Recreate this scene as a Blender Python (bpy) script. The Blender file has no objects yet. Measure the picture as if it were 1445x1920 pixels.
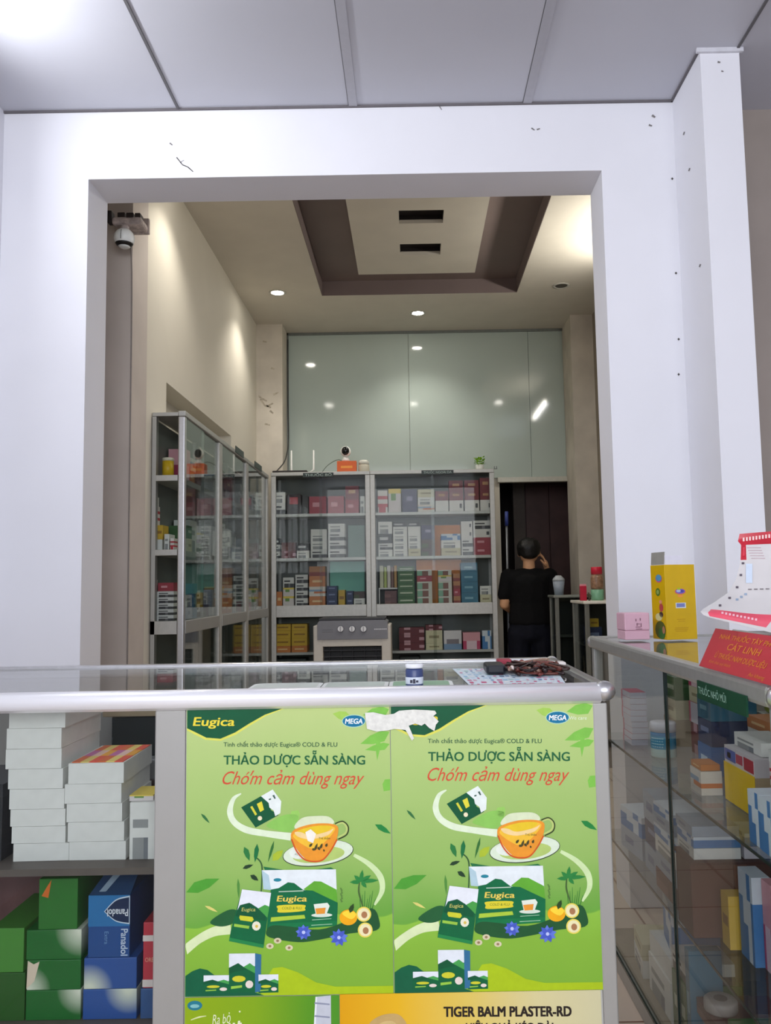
import bpy, bmesh, math, random
from mathutils import Vector, Matrix
random.seed(7)
SC = bpy.context.scene
COL = SC.collection

# ------------------------------------------------------------------ camera
FPX, CX, CY = 1560.0, 770.0, 960.0
PITCH, ROLL = math.atan(140.0 / 1560.0), math.radians(1.0)
EYE = Vector((0, 0, 1.2))
F_ = Vector((0, math.cos(PITCH), math.sin(PITCH)))
U0 = Vector((0, -math.sin(PITCH), math.cos(PITCH)))
R_ = Vector((1, 0, 0)) * math.cos(ROLL) - U0 * math.sin(ROLL)
U_ = Vector((1, 0, 0)) * math.sin(ROLL) + U0 * math.cos(ROLL)
cam_d = bpy.data.cameras.new('camera')
cam = bpy.data.objects.new('camera', cam_d)
COL.objects.link(cam)
m = Matrix((R_, U_, -F_)).transposed().to_4x4()
m.translation = EYE
cam.matrix_world = m
cam_d.sensor_width = 36.0
cam_d.sensor_fit = 'AUTO'
cam_d.lens = 36.0 * FPX / 1920.0
cam_d.shift_x = (722.5 - CX) / 1920.0
cam_d.clip_start = 0.02
SC.camera = cam

def ray(px, py): return F_ * FPX + R_ * (px - CX) + U_ * (CY - py)
def at_y(px, py, Y):
    d = ray(px, py); return EYE + d * (Y / d.y)
def at_z(px, py, Z):
    d = ray(px, py); return EYE + d * ((Z - 1.2) / d.z)
def at_x(px, py, X):
    d = ray(px, py); return EYE + d * (X / d.x)

# ------------------------------------------------------------------ view, world, lights
SC.view_settings.view_transform = 'Standard'
SC.view_settings.look = 'None'
SC.view_settings.exposure = 0.0
SC.view_settings.gamma = 1.0
SC.view_settings.use_curve_mapping = False
SC.cycles.transparent_max_bounces = 40
SC.cycles.max_bounces = 10
SC.cycles.diffuse_bounces = 5
SC.cycles.glossy_bounces = 5
W = bpy.data.worlds.new('street_daylight'); SC.world = W; W.use_nodes = True
bg = W.node_tree.nodes['Background']
bg.inputs[0].default_value = (0.78, 0.86, 1.0, 1)
bg.inputs[1].default_value = 0.8

def light(name, kind, loc, energy, color, rot=(0, 0, 0), **kw):
    d = bpy.data.lights.new(name, kind); d.energy = energy; d.color = color
    for k, v in kw.items(): setattr(d, k, v)
    o = bpy.data.objects.new(name, d); COL.objects.link(o)
    o.location = loc; o.rotation_euler = rot
    return o
# daylight through the open shop front, behind the viewer
light('shopfront_daylight', 'AREA', (-0.25, -2.6, 2.3), 158, (0.93, 0.95, 1.0), (math.radians(90), 0, 0), shape='RECTANGLE', size=4.2, size_y=1.6)
# fluorescent tube high on the side wall of the front shop
light('front_tube_light', 'AREA', (-1.50, 2.15, 2.86), 16, (0.95, 0.97, 1.0), (0, math.radians(-90), 0), shape='RECTANGLE', size=0.06, size_y=1.1)
DOWN = [(-1.0, 4.35), (0.06, 4.35), (1.12, 4.35), (-1.0, 6.25), (0.087, 6.79)]
ZB = 3.484
for i, (x, y) in enumerate(DOWN):
    light('downlight_beam', 'SPOT', (x, y, ZB - 0.012), 40, (1.0, 0.95, 0.87), (0, 0, 0), spot_size=math.radians(118), spot_blend=0.7, shadow_soft_size=0.04)
light('back_tube_light', 'AREA', (1.50, 5.15, 3.20), 13, (1.0, 0.95, 0.84), (0, math.radians(100), 0), shape='RECTANGLE', size=0.06, size_y=0.9)

# ------------------------------------------------------------------ materials
def lin(c):
    def f(v):
        v = v / 255.0
        return v / 12.92 if v <= 0.04045 else ((v + 0.055) / 1.055) ** 2.4
    return (f(c[0]), f(c[1]), f(c[2]), 1)
MATS = {}
def mat(c, rough=0.5, metal=0.0, var=0.06, scale=30.0, spec=0.4, coat=0.0, bump=0.0, emit=None, strength=0.0):
    key = (tuple(c), rough, metal, var, scale, spec, coat, bump, emit, strength)
    if key in MATS: return MATS[key]
    M = bpy.data.materials.new('paint_%d_%d_%d' % tuple(c)); M.use_nodes = True
    nt = M.node_tree; b = nt.nodes['Principled BSDF']
    base = lin(c)
    tc = nt.nodes.new('ShaderNodeTexCoord')
    no = nt.nodes.new('ShaderNodeTexNoise'); no.inputs['Scale'].default_value = scale; no.inputs['Detail'].default_value = 3
    nt.links.new(tc.outputs['Object'], no.inputs['Vector'])
    rp = nt.nodes.new('ShaderNodeValToRGB')
    rp.color_ramp.elements[0].position = 0.3; rp.color_ramp.elements[1].position = 0.7
    rp.color_ramp.elements[0].color = tuple(max(0, v * (1 - var)) for v in base[:3]) + (1,)
    rp.color_ramp.elements[1].color = tuple(min(1, v * (1 + var)) for v in base[:3]) + (1,)
    nt.links.new(no.outputs['Fac'], rp.inputs['Fac'])
    nt.links.new(rp.outputs['Color'], b.inputs['Base Color'])
    b.inputs['Roughness'].default_value = rough
    b.inputs['Metallic'].default_value = metal
    b.inputs['Specular IOR Level'].default_value = spec
    if coat: b.inputs['Coat Weight'].default_value = coat; b.inputs['Coat Roughness'].default_value = 0.05
    if bump:
        bp = nt.nodes.new('ShaderNodeBump'); bp.inputs['Strength'].default_value = bump; bp.inputs['Distance'].default_value = 0.01
        nt.links.new(no.outputs['Fac'], bp.inputs['Height']); nt.links.new(bp.outputs['Normal'], b.inputs['Normal'])
    if emit:
        b.inputs['Emission Color'].default_value = emit; b.inputs['Emission Strength'].default_value = strength
    MATS[key] = M
    return M
def glass_mat(name, tint, refl=0.045, rough=0.0):
    M = bpy.data.materials.new(name); M.use_nodes = True
    nt = M.node_tree; nt.nodes.clear()
    out = nt.nodes.new('ShaderNodeOutputMaterial'); mix = nt.nodes.new('ShaderNodeMixShader')
    tr = nt.nodes.new('ShaderNodeBsdfTransparent'); tr.inputs[0].default_value = tuple(tint) + (1,)
    gl = nt.nodes.new('ShaderNodeBsdfGlossy'); gl.inputs['Roughness'].default_value = rough; gl.inputs[0].default_value = (1, 1, 1, 1)
    lw = nt.nodes.new('ShaderNodeLayerWeight'); lw.inputs['Blend'].default_value = 0.5
    pw = nt.nodes.new('ShaderNodeMath'); pw.operation = 'POWER'; pw.inputs[1].default_value = 4.5
    ma = nt.nodes.new('ShaderNodeMath'); ma.operation = 'MULTIPLY_ADD'; ma.inputs[1].default_value = 0.8; ma.inputs[2].default_value = refl
    nt.links.new(lw.outputs['Facing'], pw.inputs[0]); nt.links.new(pw.outputs[0], ma.inputs[0])
    nt.links.new(ma.outputs[0], mix.inputs[0]); nt.links.new(tr.outputs[0], mix.inputs[1]); nt.links.new(gl.outputs[0], mix.inputs[2])
    nt.links.new(mix.outputs[0], out.inputs[0])
    return M
GLASS = glass_mat('clear_glass', (0.885, 0.90, 0.892), 0.008)
GLASS_DIM = glass_mat('tinted_glass', (0.80, 0.83, 0.815), 0.012)  # clear pane with a darker, even grey-green tint
ALU = mat((196, 196, 198), 0.30, 0.85, 0.05, 60)
ALU_DULL = mat((168, 167, 163), 0.45, 0.5, 0.02, 12)
ALU_BACK = mat((172, 171, 166), 0.42, 0.35, 0.06, 40)
WHITEWALL = mat((226, 226, 232), 0.75, 0, 0.015, 3, 0.2)
CREAM = mat((210, 204, 190), 0.7, 0, 0.02, 3, 0.2)
CREAMCEIL = mat((206, 200, 188), 0.6, 0, 0.03, 5, 0.25)

def grad_mat(name, axis, stops, rough=0.35, kind='LINEAR', coat=0.0, noise=0.0):
    """printed colour ramp along a generated axis"""
    M = bpy.data.materials.new(name); M.use_nodes = True
    nt = M.node_tree; b = nt.nodes['Principled BSDF']
    tc = nt.nodes.new('ShaderNodeTexCoord'); sp = nt.nodes.new('ShaderNodeSeparateXYZ')
    nt.links.new(tc.outputs['Generated'], sp.inputs[0])
    rp = nt.nodes.new('ShaderNodeValToRGB')
    els = rp.color_ramp.elements
    while len(els) < len(stops): els.new(0.5)
    for e, (p, c) in zip(els, stops): e.position = p; e.color = lin(c)
    if noise:
        no = nt.nodes.new('ShaderNodeTexNoise'); no.inputs['Scale'].default_value = 2.5
        nt.links.new(tc.outputs['Generated'], no.inputs['Vector'])
        ma = nt.nodes.new('ShaderNodeMath'); ma.operation = 'MULTIPLY_ADD'; ma.inputs[1].default_value = noise
        sub = nt.nodes.new('ShaderNodeMath'); sub.operation = 'SUBTRACT'; sub.inputs[1].default_value = 0.5
        nt.links.new(no.outputs['Fac'], sub.inputs[0]); nt.links.new(sub.outputs[0], ma.inputs[0])
        nt.links.new(sp.outputs[axis], ma.inputs[2]); nt.links.new(ma.outputs[0], rp.inputs[0])
    else: nt.links.new(sp.outputs[axis], rp.inputs[0])
    nt.links.new(rp.outputs[0], b.inputs['Base Color'])
    b.inputs['Roughness'].default_value = rough
    b.inputs['Specular IOR Level'].default_value = 0.3
    return M

# ------------------------------------------------------------------ mesh builder
class MB:
    def __init__(s): s.bm = bmesh.new(); s.mats = []
    def mi(s, m):
        if m not in s.mats: s.mats.append(m)
        return s.mats.index(m)
    def face(s, pts, m, smooth=False):
        f = s.bm.faces.new([s.bm.verts.new(p) for p in pts]); f.material_index = s.mi(m); f.smooth = smooth
        return f
    def box(s, lo, hi, m, bev=0.0):
        x0, y0, z0 = lo; x1, y1, z1 = hi
        v = [s.bm.verts.new(p) for p in ((x0, y0, z0), (x1, y0, z0), (x1, y1, z0), (x0, y1, z0), (x0, y0, z1), (x1, y0, z1), (x1, y1, z1), (x0, y1, z1))]
        k = s.mi(m); fs = []
        for q in ((0, 3, 2, 1), (4, 5, 6, 7), (0, 1, 5, 4), (1, 2, 6, 5), (2, 3, 7, 6), (3, 0, 4, 7)):
            f = s.bm.faces.new([v[i] for i in q]); f.material_index = k; fs.append(f)
        if bev:
            es = {e for f in fs for e in f.edges}
            bmesh.ops.bevel(s.bm, geom=list(es), offset=bev, segments=2, affect='EDGES', profile=0.5, material=-1)
        return s
    def tube(s, pts, r, m, seg=8, cap=True, radii=None):
        pts = [Vector(p) for p in pts]; rings = []; k = s.mi(m); prev = None
        for i, p in enumerate(pts):
            t = (pts[min(i + 1, len(pts) - 1)] - pts[max(i - 1, 0)]).normalized()
            if prev is None:
                a = Vector((0, 0, 1)) if abs(t.z) < 0.9 else Vector((1, 0, 0))
                n = t.cross(a).normalized()
            else: n = (prev - t * prev.dot(t)).normalized()
            prev = n; b = t.cross(n); rr = radii[i] if radii else r
            rings.append([s.bm.verts.new(p + (n * math.cos(2 * math.pi * j / seg) + b * math.sin(2 * math.pi * j / seg)) * rr) for j in range(seg)])
        for a, b in zip(rings, rings[1:]):
            for j in range(seg):
                f = s.bm.faces.new((a[j], a[(j + 1) % seg], b[(j + 1) % seg], b[j])); f.material_index = k; f.smooth = True
        if cap:
            for rg in (rings[0][::-1], rings[-1]):
                f = s.bm.faces.new(rg); f.material_index = k
        return s
    def lathe(s, prof, m, c=(0, 0, 0), seg=20, mats=None):
        rings = []
        for r, z in prof:
            rings.append([s.bm.verts.new((c[0] + r * math.cos(2 * math.pi * j / seg), c[1] + r * math.sin(2 * math.pi * j / seg), c[2] + z)) for j in range(seg)])
        for i, (a, b) in enumerate(zip(rings, rings[1:])):
            k = s.mi(mats[i] if mats else m)
            for j in range(seg):
                f = s.bm.faces.new((a[j], a[(j + 1) % seg], b[(j + 1) % seg], b[j])); f.material_index = k; f.smooth = True
        f = s.bm.faces.new(rings[0][::-1]); f.material_index = s.mi(mats[0] if mats else m)
        f = s.bm.faces.new(rings[-1]); f.material_index = s.mi(mats[-1] if mats else m)
        return s
    def ball(s, c, r, m, seg=16, sc=(1, 1, 1)):
        k = s.mi(m)
        g = bmesh.ops.create_uvsphere(s.bm, u_segments=seg, v_segments=max(6, seg // 2), radius=1.0)
        for v in g['verts']: v.co = Vector((v.co.x * r * sc[0] + c[0], v.co.y * r * sc[1] + c[1], v.co.z * r * sc[2] + c[2]))
        for f in {f for v in g['verts'] for f in v.link_faces}: f.material_index = k; f.smooth = True
        return s
    def prism(s, poly, y0, y1, m):
        """polygon in XZ pushed from y0 to y1"""
        k = s.mi(m)
        a = [s.bm.verts.new((p[0], y0, p[1])) for p in poly]; b = [s.bm.verts.new((p[0], y1, p[1])) for p in poly]
        n = len(poly)
        for f in (s.bm.faces.new(a), s.bm.faces.new(b[::-1])): f.material_index = k
        for i in range(n):
            f = s.bm.faces.new((a[(i + 1) % n], a[i], b[i], b[(i + 1) % n])); f.material_index = k
        return s
    def build(s, name, parent=None, loc=None, rot=None, m=None, label=None):
        bmesh.ops.recalc_face_normals(s.bm, faces=s.bm.faces[:])
        me = bpy.data.meshes.new(name); s.bm.to_mesh(me); s.bm.free()
        for x in s.mats: me.materials.append(x)
        o = bpy.data.objects.new(name, me); COL.objects.link(o)
        if parent: o.parent = parent
        if loc is not None: o.location = loc
        if rot is not None: o.rotation_euler = rot
        if label: o['label'] = label
        return o
def tag(o, label, cat, group=None):
    o['label'] = label; o['category'] = cat
    if group: o['group'] = group
    return o
def empty(name, loc, label, cat, group=None, rot=(0, 0, 0)):
    o = bpy.data.objects.new(name, None); COL.objects.link(o); o.location = loc; o.rotation_euler = rot
    o.empty_display_size = 0.05
    return tag(o, label, cat, group)
def struct(o): o['kind'] = 'structure'; return o
def sbox(name, lo, hi, m, bev=0.0): return struct(MB().box(lo, hi, m, bev).build(name))
def part(name, lo, hi, m, parent, bev=0.0, label=None): return MB().box(lo, hi, m, bev).build(name, parent, label=label)
def catmull(pts, n=8, closed=False):
    P = [Vector(p) for p in pts]; out = []; N = len(P)
    rng = range(N) if closed else range(N - 1)
    for i in rng:
        if closed: a, b, c, d = P[(i - 1) % N], P[i], P[(i + 1) % N], P[(i + 2) % N]
        else: a, b, c, d = P[max(i - 1, 0)], P[i], P[i + 1], P[min(i + 2, N - 1)]
        for k in range(n):
            t = k / n
            out.append(0.5 * ((2 * b) + (c - a) * t + (2 * a - 5 * b + 4 * c - d) * t * t + (3 * b - a - 3 * c + d) * t ** 3))
    if not closed: out.append(P[-1])
    return out
def text_obj(name, s, size, m, parent, loc, rot=(math.radians(90), 0, 0), shear=0.0, bold=0.0, width=None, align='LEFT', spacing=1.0, height=None):
    horn = {'ớ': 'ó', 'ờ': 'ò', 'ợ': 'ọ', 'ơ': 'o', 'Ợ': 'Ọ', 'Ơ': 'O'}
    body, hk = '', []
    for ch in s:
        if ch in horn: hk.append(len(body)); body += horn[ch] + 'ʼ'
        else: body += ch
    cu = bpy.data.curves.new(name, 'FONT'); cu.body = body; cu.size = size; cu.shear = shear
    cu.align_x = align; cu.space_character = spacing; cu.resolution_u = 3; cu.extrude = 0.0
    for i in hk: cu.body_format[i].kerning = -9.0; cu.body_format[i + 1].kerning = -12.0
    t = bpy.data.objects.new('tmp', cu); COL.objects.link(t)
    dg = bpy.context.evaluated_depsgraph_get(); dg.update()
    me = bpy.data.meshes.new_from_object(t.evaluated_get(dg)); bpy.data.objects.remove(t); bpy.data.curves.remove(cu)
    me.materials.clear(); me.materials.append(m); me.name = name
    if bold > 0:
        tb = bmesh.new(); k = bold * size * .9
        for i, (dx, dy) in enumerate(((0, 0), (k, k * .6), (-k, -k * .6), (k, -k * .6), (-k, k * .6))):
            n0 = len(tb.verts); tb.from_mesh(me); tb.verts.ensure_lookup_table()
            for v in tb.verts[n0:]: v.co += Vector((dx, dy, i * 3e-6))
        tb.to_mesh(me); tb.free()
    xs = [v.co.x for v in me.vertices] or [0, 1]
    if width:
        k = width / max(1e-6, max(xs) - min(xs)); x0 = min(xs)
        for v in me.vertices: v.co.x = (v.co.x - x0) * k
    o = bpy.data.objects.new(name, me); COL.objects.link(o); o.parent = parent; o.location = loc; o.rotation_euler = rot
    return o
ORD = ['zeroth', 'first', 'second', 'third', 'fourth', 'fifth', 'sixth', 'seventh', 'eighth', 'ninth', 'tenth', 'eleventh', 'twelfth', 'thirteenth', 'fourteenth']

# ------------------------------------------------------------------ room shell
ZF = 3.137
TILE = None
def tile_mat():
    M = bpy.data.materials.new('floor_tile'); M.use_nodes = True
    nt = M.node_tree; b = nt.nodes['Principled BSDF']
    tc = nt.nodes.new('ShaderNodeTexCoord'); br = nt.nodes.new('ShaderNodeTexBrick')
    br.offset = 0.0; br.inputs['Scale'].default_value = 1.0
    br.inputs['Brick Width'].default_value = 0.4; br.inputs['Row Height'].default_value = 0.4; br.inputs['Mortar Size'].default_value = 0.004
    br.inputs['Color1'].default_value = lin((205, 188, 172)); br.inputs['Color2'].default_value = lin((198, 182, 166)); br.inputs['Mortar'].default_value = lin((120, 84, 66))
    nt.links.new(tc.outputs['Object'], br.inputs['Vector']); nt.links.new(br.outputs['Color'], b.inputs['Base Color'])
    b.inputs['Roughness'].default_value = 0.3
    return M
fl = MB(); fl.box((-3.2, -2.7, -0.1), (3.2, 9.2, 0.0), tile_mat()); struct(fl.build('floor'))
PVC = mat((188, 189, 198), 0.34, 0, 0.015, 3, 0.45)
sbox('ceiling_front', (-1.75, -2.7, ZF), (2.7, 3.41, ZF + 0.06), PVC)
BATTEN = mat((172, 172, 180), 0.5, 0, 0.03)
GAP = mat((96, 95, 98), 0.6)
def ceil_x(px, py): return at_z(px, py, ZF).x
for i, (px, py, w) in enumerate(((335, 205, 0.010), (662, 200, 0.034), (988, 193, 0.034), (1381, 92, 0.010))):
    x = ceil_x(px, py)
    b = MB(); b.box((x - w / 2, -2.6, ZF - 0.005), (x + w / 2, 3.2, ZF + 0.01), BATTEN if w > 0.02 else GAP)
    if w > 0.02:
        b.box((x - w / 2 - 0.003, -2.6, ZF - 0.001), (x - w / 2, 3.2, ZF + 0.01), GAP)
    struct(b.build('trim_%d' % (i + 1)))
XL, XR = -1.268, 0.788
sbox('wall_left', (-1.85, -2.6, 0), (-1.612, 3.2, ZF + 0.05), WHITEWALL)
sbox('wall_right', (2.6, -2.6, 0), (2.8, 3.5, ZF + 0.05), WHITEWALL)
# dividing wall with its wide opening: one mesh
w = MB()
w.box((-1.85, 3.2, 0), (XL, 3.41, 3.75), WHITEWALL)
w.box((XL, 3.2, 2.848), (XR, 3.41, 3.75), WHITEWALL)
w.box((XR, 3.2, 0), (1.16, 3.41, 3.75), WHITEWALL)
struct(w.build('wall_divider'))
sbox('pillar_front', (1.085, 2.88, 0), (1.228, 3.2, ZF + 0.02), WHITEWALL)
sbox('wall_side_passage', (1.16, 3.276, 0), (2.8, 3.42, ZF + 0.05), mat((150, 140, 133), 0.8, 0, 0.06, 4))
# thin dark joint between wall and ceiling
CR = mat((104, 100, 104), 0.7)
sbox('trim_5', (-1.612, 3.192, ZF - 0.008), (1.085, 3.2, ZF), CR)
sbox('trim_6', (1.077, 2.88, ZF - 0.008), (1.085, 3.2, ZF), CR)
sbox('trim_7', (1.07, 2.868, ZF - 0.016), (1.24, 2.88, ZF), mat((205, 205, 212), 0.6))
# scuffs, a hairline crack and old nail holes in the paint
sc = MB(); DK = mat((120, 116, 116), 0.9); DK2 = mat((74, 70, 68), 0.9)
def scuff(pts, y, wd, m):
    for a, b in zip(pts, pts[1:]):
        A, B = at_y(a[0], a[1], y), at_y(b[0], b[1], y)
        d = (B - A).normalized(); n = Vector((-d.z, 0, d.x)) * wd
        sc.face([A - n, B - n * 0.7, B + n * 0.7, A + n], m)
scuff([(331, 295), (338, 304), (342, 309), (352, 313), (362, 322)], 3.1985, 0.0022, DK2)
scuff([(338, 304), (345, 300)], 3.1985, 0.0012, DK)
scuff([(318, 268), (323, 272)], 3.1985, 0.003, DK)
scuff([(996, 240), (1002, 244)], 3.1985, 0.003, DK); scuff([(1006, 243), (1012, 241)], 3.1985, 0.003, DK)
scuff([(1222, 216), (1228, 220)], 3.1985, 0.005, DK); scuff([(1216, 234), (1222, 236)], 3.1985, 0.004, DK)
scuff([(822, 197), (828, 206)], 3.1985, 0.002, DK)
scuff([(1345, 116), (1350, 117)], 2.8785, 0.004, DK); scuff([(1352, 133), (1356, 134)], 2.8785, 0.003, DK)
struct(sc.build('wall_divider_scuffs'))
sc = MB()
for px, py in ((1260, 335), (1267, 512), (1272, 636), (1272, 702), (1292, 318), (1312, 498), (1282, 250)):
    P = at_x(px, py, 1.0845) if px > 1275 else at_y(px, py, 3.1985)
    if px > 1275: sc.face([(1.0835, P.y - .012, P.z), (1.0835, P.y, P.z - .006), (1.0835, P.y + .012, P.z), (1.0835, P.y, P.z + .006)], DK)
    else: sc.face([(P.x - .005, 3.1985, P.z), (P.x, 3.1985, P.z - .006), (P.x + .005, 3.1985, P.z), (P.x, 3.1985, P.z + .006)], DK2)
struct(sc.build('wall_nail_marks'))

# back room
GREYC = mat((190, 180, 172), 0.75, 0, 0.06, 4)
sbox('pillar_inner', (-1.85, 3.83, 0), (-1.302, 4.06, 3.6), GREYC)
sbox('wall_inner_gap', (-1.86, 3.41, 0), (-1.75, 3.83, 3.6), GREYC)
HY0, HY1, HZ0, HZ1 = 4.42, 6.03, 1.95, 2.325
w = MB()
w.box((-1.75, 4.06, 0), (-1.31, HY0, 3.6), CREAM)
w.box((-1.75, HY1, 0), (-1.31, 7.5, 3.6), CREAM)
w.box((-1.75, HY0, 0), (-1.31, HY1, HZ0), CREAM)
w.box((-1.75, HY0, HZ1), (-1.31, HY1, 3.6), CREAM)
w.box((-1.75, HY0, HZ0), (-1.44, HY1, HZ1), CREAM)
struct(w.build('wall_inner_left'))
sbox('wall_inner_right', (1.575, 3.41, 0), (1.75, 9.0, 3.6), mat((150, 141, 126), 0.75, 0, 0.04, 4))
STAIN = mat((204, 196, 182), 0.8, 0, 0.1, 5, 0.2)
sbox('pillar_corner', (-1.31, 7.03, 0), (-1.085, 7.3, 3.6), STAIN)
sbox('pillar_doorside', (1.385, 6.92, 0), (1.575, 7.3, 3.6), STAIN)
sc = MB(); ST2 = mat((176, 166, 148), 0.9, 0, 0.3, 60)
for q in ([(484, 742), (492, 748), (500, 752)], [(488, 748), (496, 760), (508, 764)], [(512, 740), (522, 736)], [(500, 762), (512, 756)], [(506, 770), (512, 775)], [(492, 640), (500, 641)], [(508, 690), (514, 692)], [(496, 795), (506, 797)]): scuff(q, 7.0285, .009, ST2)
struct(sc.build('pillar_corner_stains'))
# ceiling with its recess
RX0, RX1, RY0, RY1, RZ = -0.668, 0.862, 3.95, 6.35, 3.600
c = MB()
c.box((-1.75, 3.41, ZB), (RX0, 7.5, ZB + 0.2), CREAMCEIL)
c.box((RX1, 3.41, ZB), (1.75, 7.5, ZB + 0.2), CREAMCEIL)
c.box((RX0, 3.41, ZB), (RX1, RY0, ZB + 0.2), CREAMCEIL)
c.box((RX0, RY1, ZB), (RX1, 7.5, ZB + 0.2), CREAMCEIL)
struct(c.build('ceiling_back'))
MAUVE = mat((122, 108, 106), 0.55, 0, 0.04, 4, 0.3)
c = MB()
t = 0.004
c.box((RX0, RY0, RZ), (RX1, RY1, RZ + 0.05), MAUVE)
c.box((RX0, RY0, ZB + .001), (RX0 + t, RY1, RZ), MAUVE); c.box((RX1 - t, RY0, ZB + .001), (RX1, RY1, RZ), MAUVE)
c.box((RX0, RY1 - t, ZB + .001), (RX1, RY1, RZ), MAUVE); c.box((RX0, RY0, ZB + .001), (RX1, RY0 + t, RZ), MAUVE)
struct(c.build('ceiling_back_recess'))
IZ = 3.525
a0 = at_z(672, 515, IZ); a1 = at_z(890, 511, IZ)
IX0, IX1, IY1 = a0.x, a1.x, a0.y
s1 = (at_z(747, 395, IZ), at_z(830, 418, IZ)); s2 = (at_z(747, 458, IZ), at_z(823, 477, IZ))
SX0, SX1 = s1[0].x, s1[1].x
ya, yb = s1[0].y, s1[1].y; yc, yd = s2[0].y, s2[1].y
c = MB()
BLK = mat((24, 18, 18), 0.7)
c.box((IX0, 4.05, IZ), (SX0, IY1, RZ), CREAMCEIL); c.box((SX1, 4.05, IZ), (IX1, IY1, RZ), CREAMCEIL)
c.box((SX0, 4.05, IZ), (SX1, ya, RZ), CREAMCEIL); c.box((SX0, yb, IZ), (SX1, yc, RZ), CREAMCEIL); c.box((SX0, yd, IZ), (SX1, IY1, RZ), CREAMCEIL)
c.box((SX0, ya, RZ - .02), (SX1, yb, RZ), BLK); c.box((SX0, yc, RZ - .02), (SX1, yd, RZ), BLK)
for q0, q1 in ((ya, yb), (yc, yd)):
    c.box((SX0, q0, IZ + .02), (SX0 + .003, q1, RZ - .02), BLK); c.box((SX1 - .003, q0, IZ + .02), (SX1, q1, RZ - .02), BLK)
    c.box((SX0, q1 - .003, IZ + .025), (SX1, q1, RZ - .02), BLK)
struct(c.build('ceiling_back_island'))
# glossy back panel, wall below, doorway
PANEL = mat((176, 188, 180), 0.07, 0, 0.03, 2, 0.6, 0.0)
DX0, DX1, DZ = 0.79, 1.375, 2.10
w = MB()
PX = [-1.085, at_y(766, 700, 7.3).x, at_y(991, 700, 7.3).x, 1.385]
for i in range(3): w.box((PX[i] + 0.0015, 7.3, 2.145), (PX[i + 1] - 0.0015, 7.33, ZB), PANEL)
struct(w.build('wall_back_panel'))
sbox('wall_back', (-1.31, 7.331, 0), (DX0, 7.5, 3.6), CREAM)
sbox('wall_back_over_door', (DX0, 7.331, 2.145), (1.75, 7.5, 3.6), CREAM)
TRIMG = mat((120, 124, 120), 0.4, 0.4)
sbox('trim_8', (-1.085, 7.285, 2.1), (-1.07, 7.299, ZB), TRIMG)
sbox('trim_9', (-1.085, 7.285, ZB - .022), (1.385, 7.299, ZB), TRIMG)
sbox('trim_10', (DX0 - .02, 7.27, DZ), (1.385, 7.33, 2.145), mat((190, 188, 176), 0.4, 0.2), 0.004)
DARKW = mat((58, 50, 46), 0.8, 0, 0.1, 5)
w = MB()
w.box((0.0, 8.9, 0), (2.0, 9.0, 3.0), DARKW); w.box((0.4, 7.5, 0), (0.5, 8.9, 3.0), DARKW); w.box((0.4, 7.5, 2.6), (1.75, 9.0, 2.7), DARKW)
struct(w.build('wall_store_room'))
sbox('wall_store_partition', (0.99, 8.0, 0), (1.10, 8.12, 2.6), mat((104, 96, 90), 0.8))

# recessed lamps of the back room
RIM = mat((200, 198, 190), 0.35, 0.2)
GLOW = mat((255, 250, 240), 0.5, emit=(1.0, 0.95, 0.86, 1), strength=60.0)
OFFL = mat((70, 66, 60), 0.3)
def downlight(x, y, lit, label):
    e = empty('recessed_downlight', (x, y, ZB), label, 'ceiling lamp', 'recessed lamps in the back room ceiling')
    r = MB(); r.lathe([(0.062, 0), (0.064, -0.006), (0.05, -0.008), (0.047, -0.001)], RIM, seg=24); r.build('trim_ring', e)
    d = MB(); d.lathe([(0.045, -0.001), (0.045, -0.005)], GLOW if lit else OFFL, seg=24); d.build('lens', e)
DL = {(-1.0, 4.35): 'lit recessed lamp by the side wall, near the header, seen mirrored in the wall panel',
      (0.06, 4.35): 'lit recessed lamp behind the header, in line with the ceiling slots', (1.12, 4.35): 'lit recessed lamp behind the header, beside the bright ceiling patch',
      (-1.0, 6.25): 'lit round recessed lamp in the ceiling above the side cabinets', (0.087, 6.79): 'lit round recessed lamp between the ceiling recess and the grey panel'}
for x, y in DOWN: downlight(x, y, True, DL[(x, y)])
P = at_z(1052, 535, ZB); downlight(P.x, P.y, False, 'unlit round recessed lamp beside the dark ceiling recess')
def tube_lamp(loc, rotz, length, label, face):
    e = empty('tube_lamp', loc, label, 'lamp', None, (0, 0, rotz))
    part('housing', (-0.015, -length / 2, -0.02), (0.012, length / 2, 0.02), mat((230, 230, 230), 0.5), e, 0.003)
    g = MB(); g.tube([(face, -length / 2 + .04, 0), (face, length / 2 - .04, 0)], 0.013, mat((255, 255, 255), 0.4, emit=(0.96, 0.98, 1, 1), strength=14), 12); g.build('tube', e)
    for sy in (-1, 1): part('lamp_holder', (-0.012, sy * (length / 2 - .02) - .012, -0.02), (face + .015, sy * (length / 2 - .02) + .012, 0.02), mat((225, 225, 225), 0.5), e)
tube_lamp((-1.595, 2.15, 2.86), 0, 1.2, 'fluorescent tube high on the white side wall of the front shop', 0.035)
tube_lamp((1.558, 5.15, 3.20), math.pi, 1.0, 'fluorescent tube on the back room side wall behind the opening', 0.035)

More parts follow.
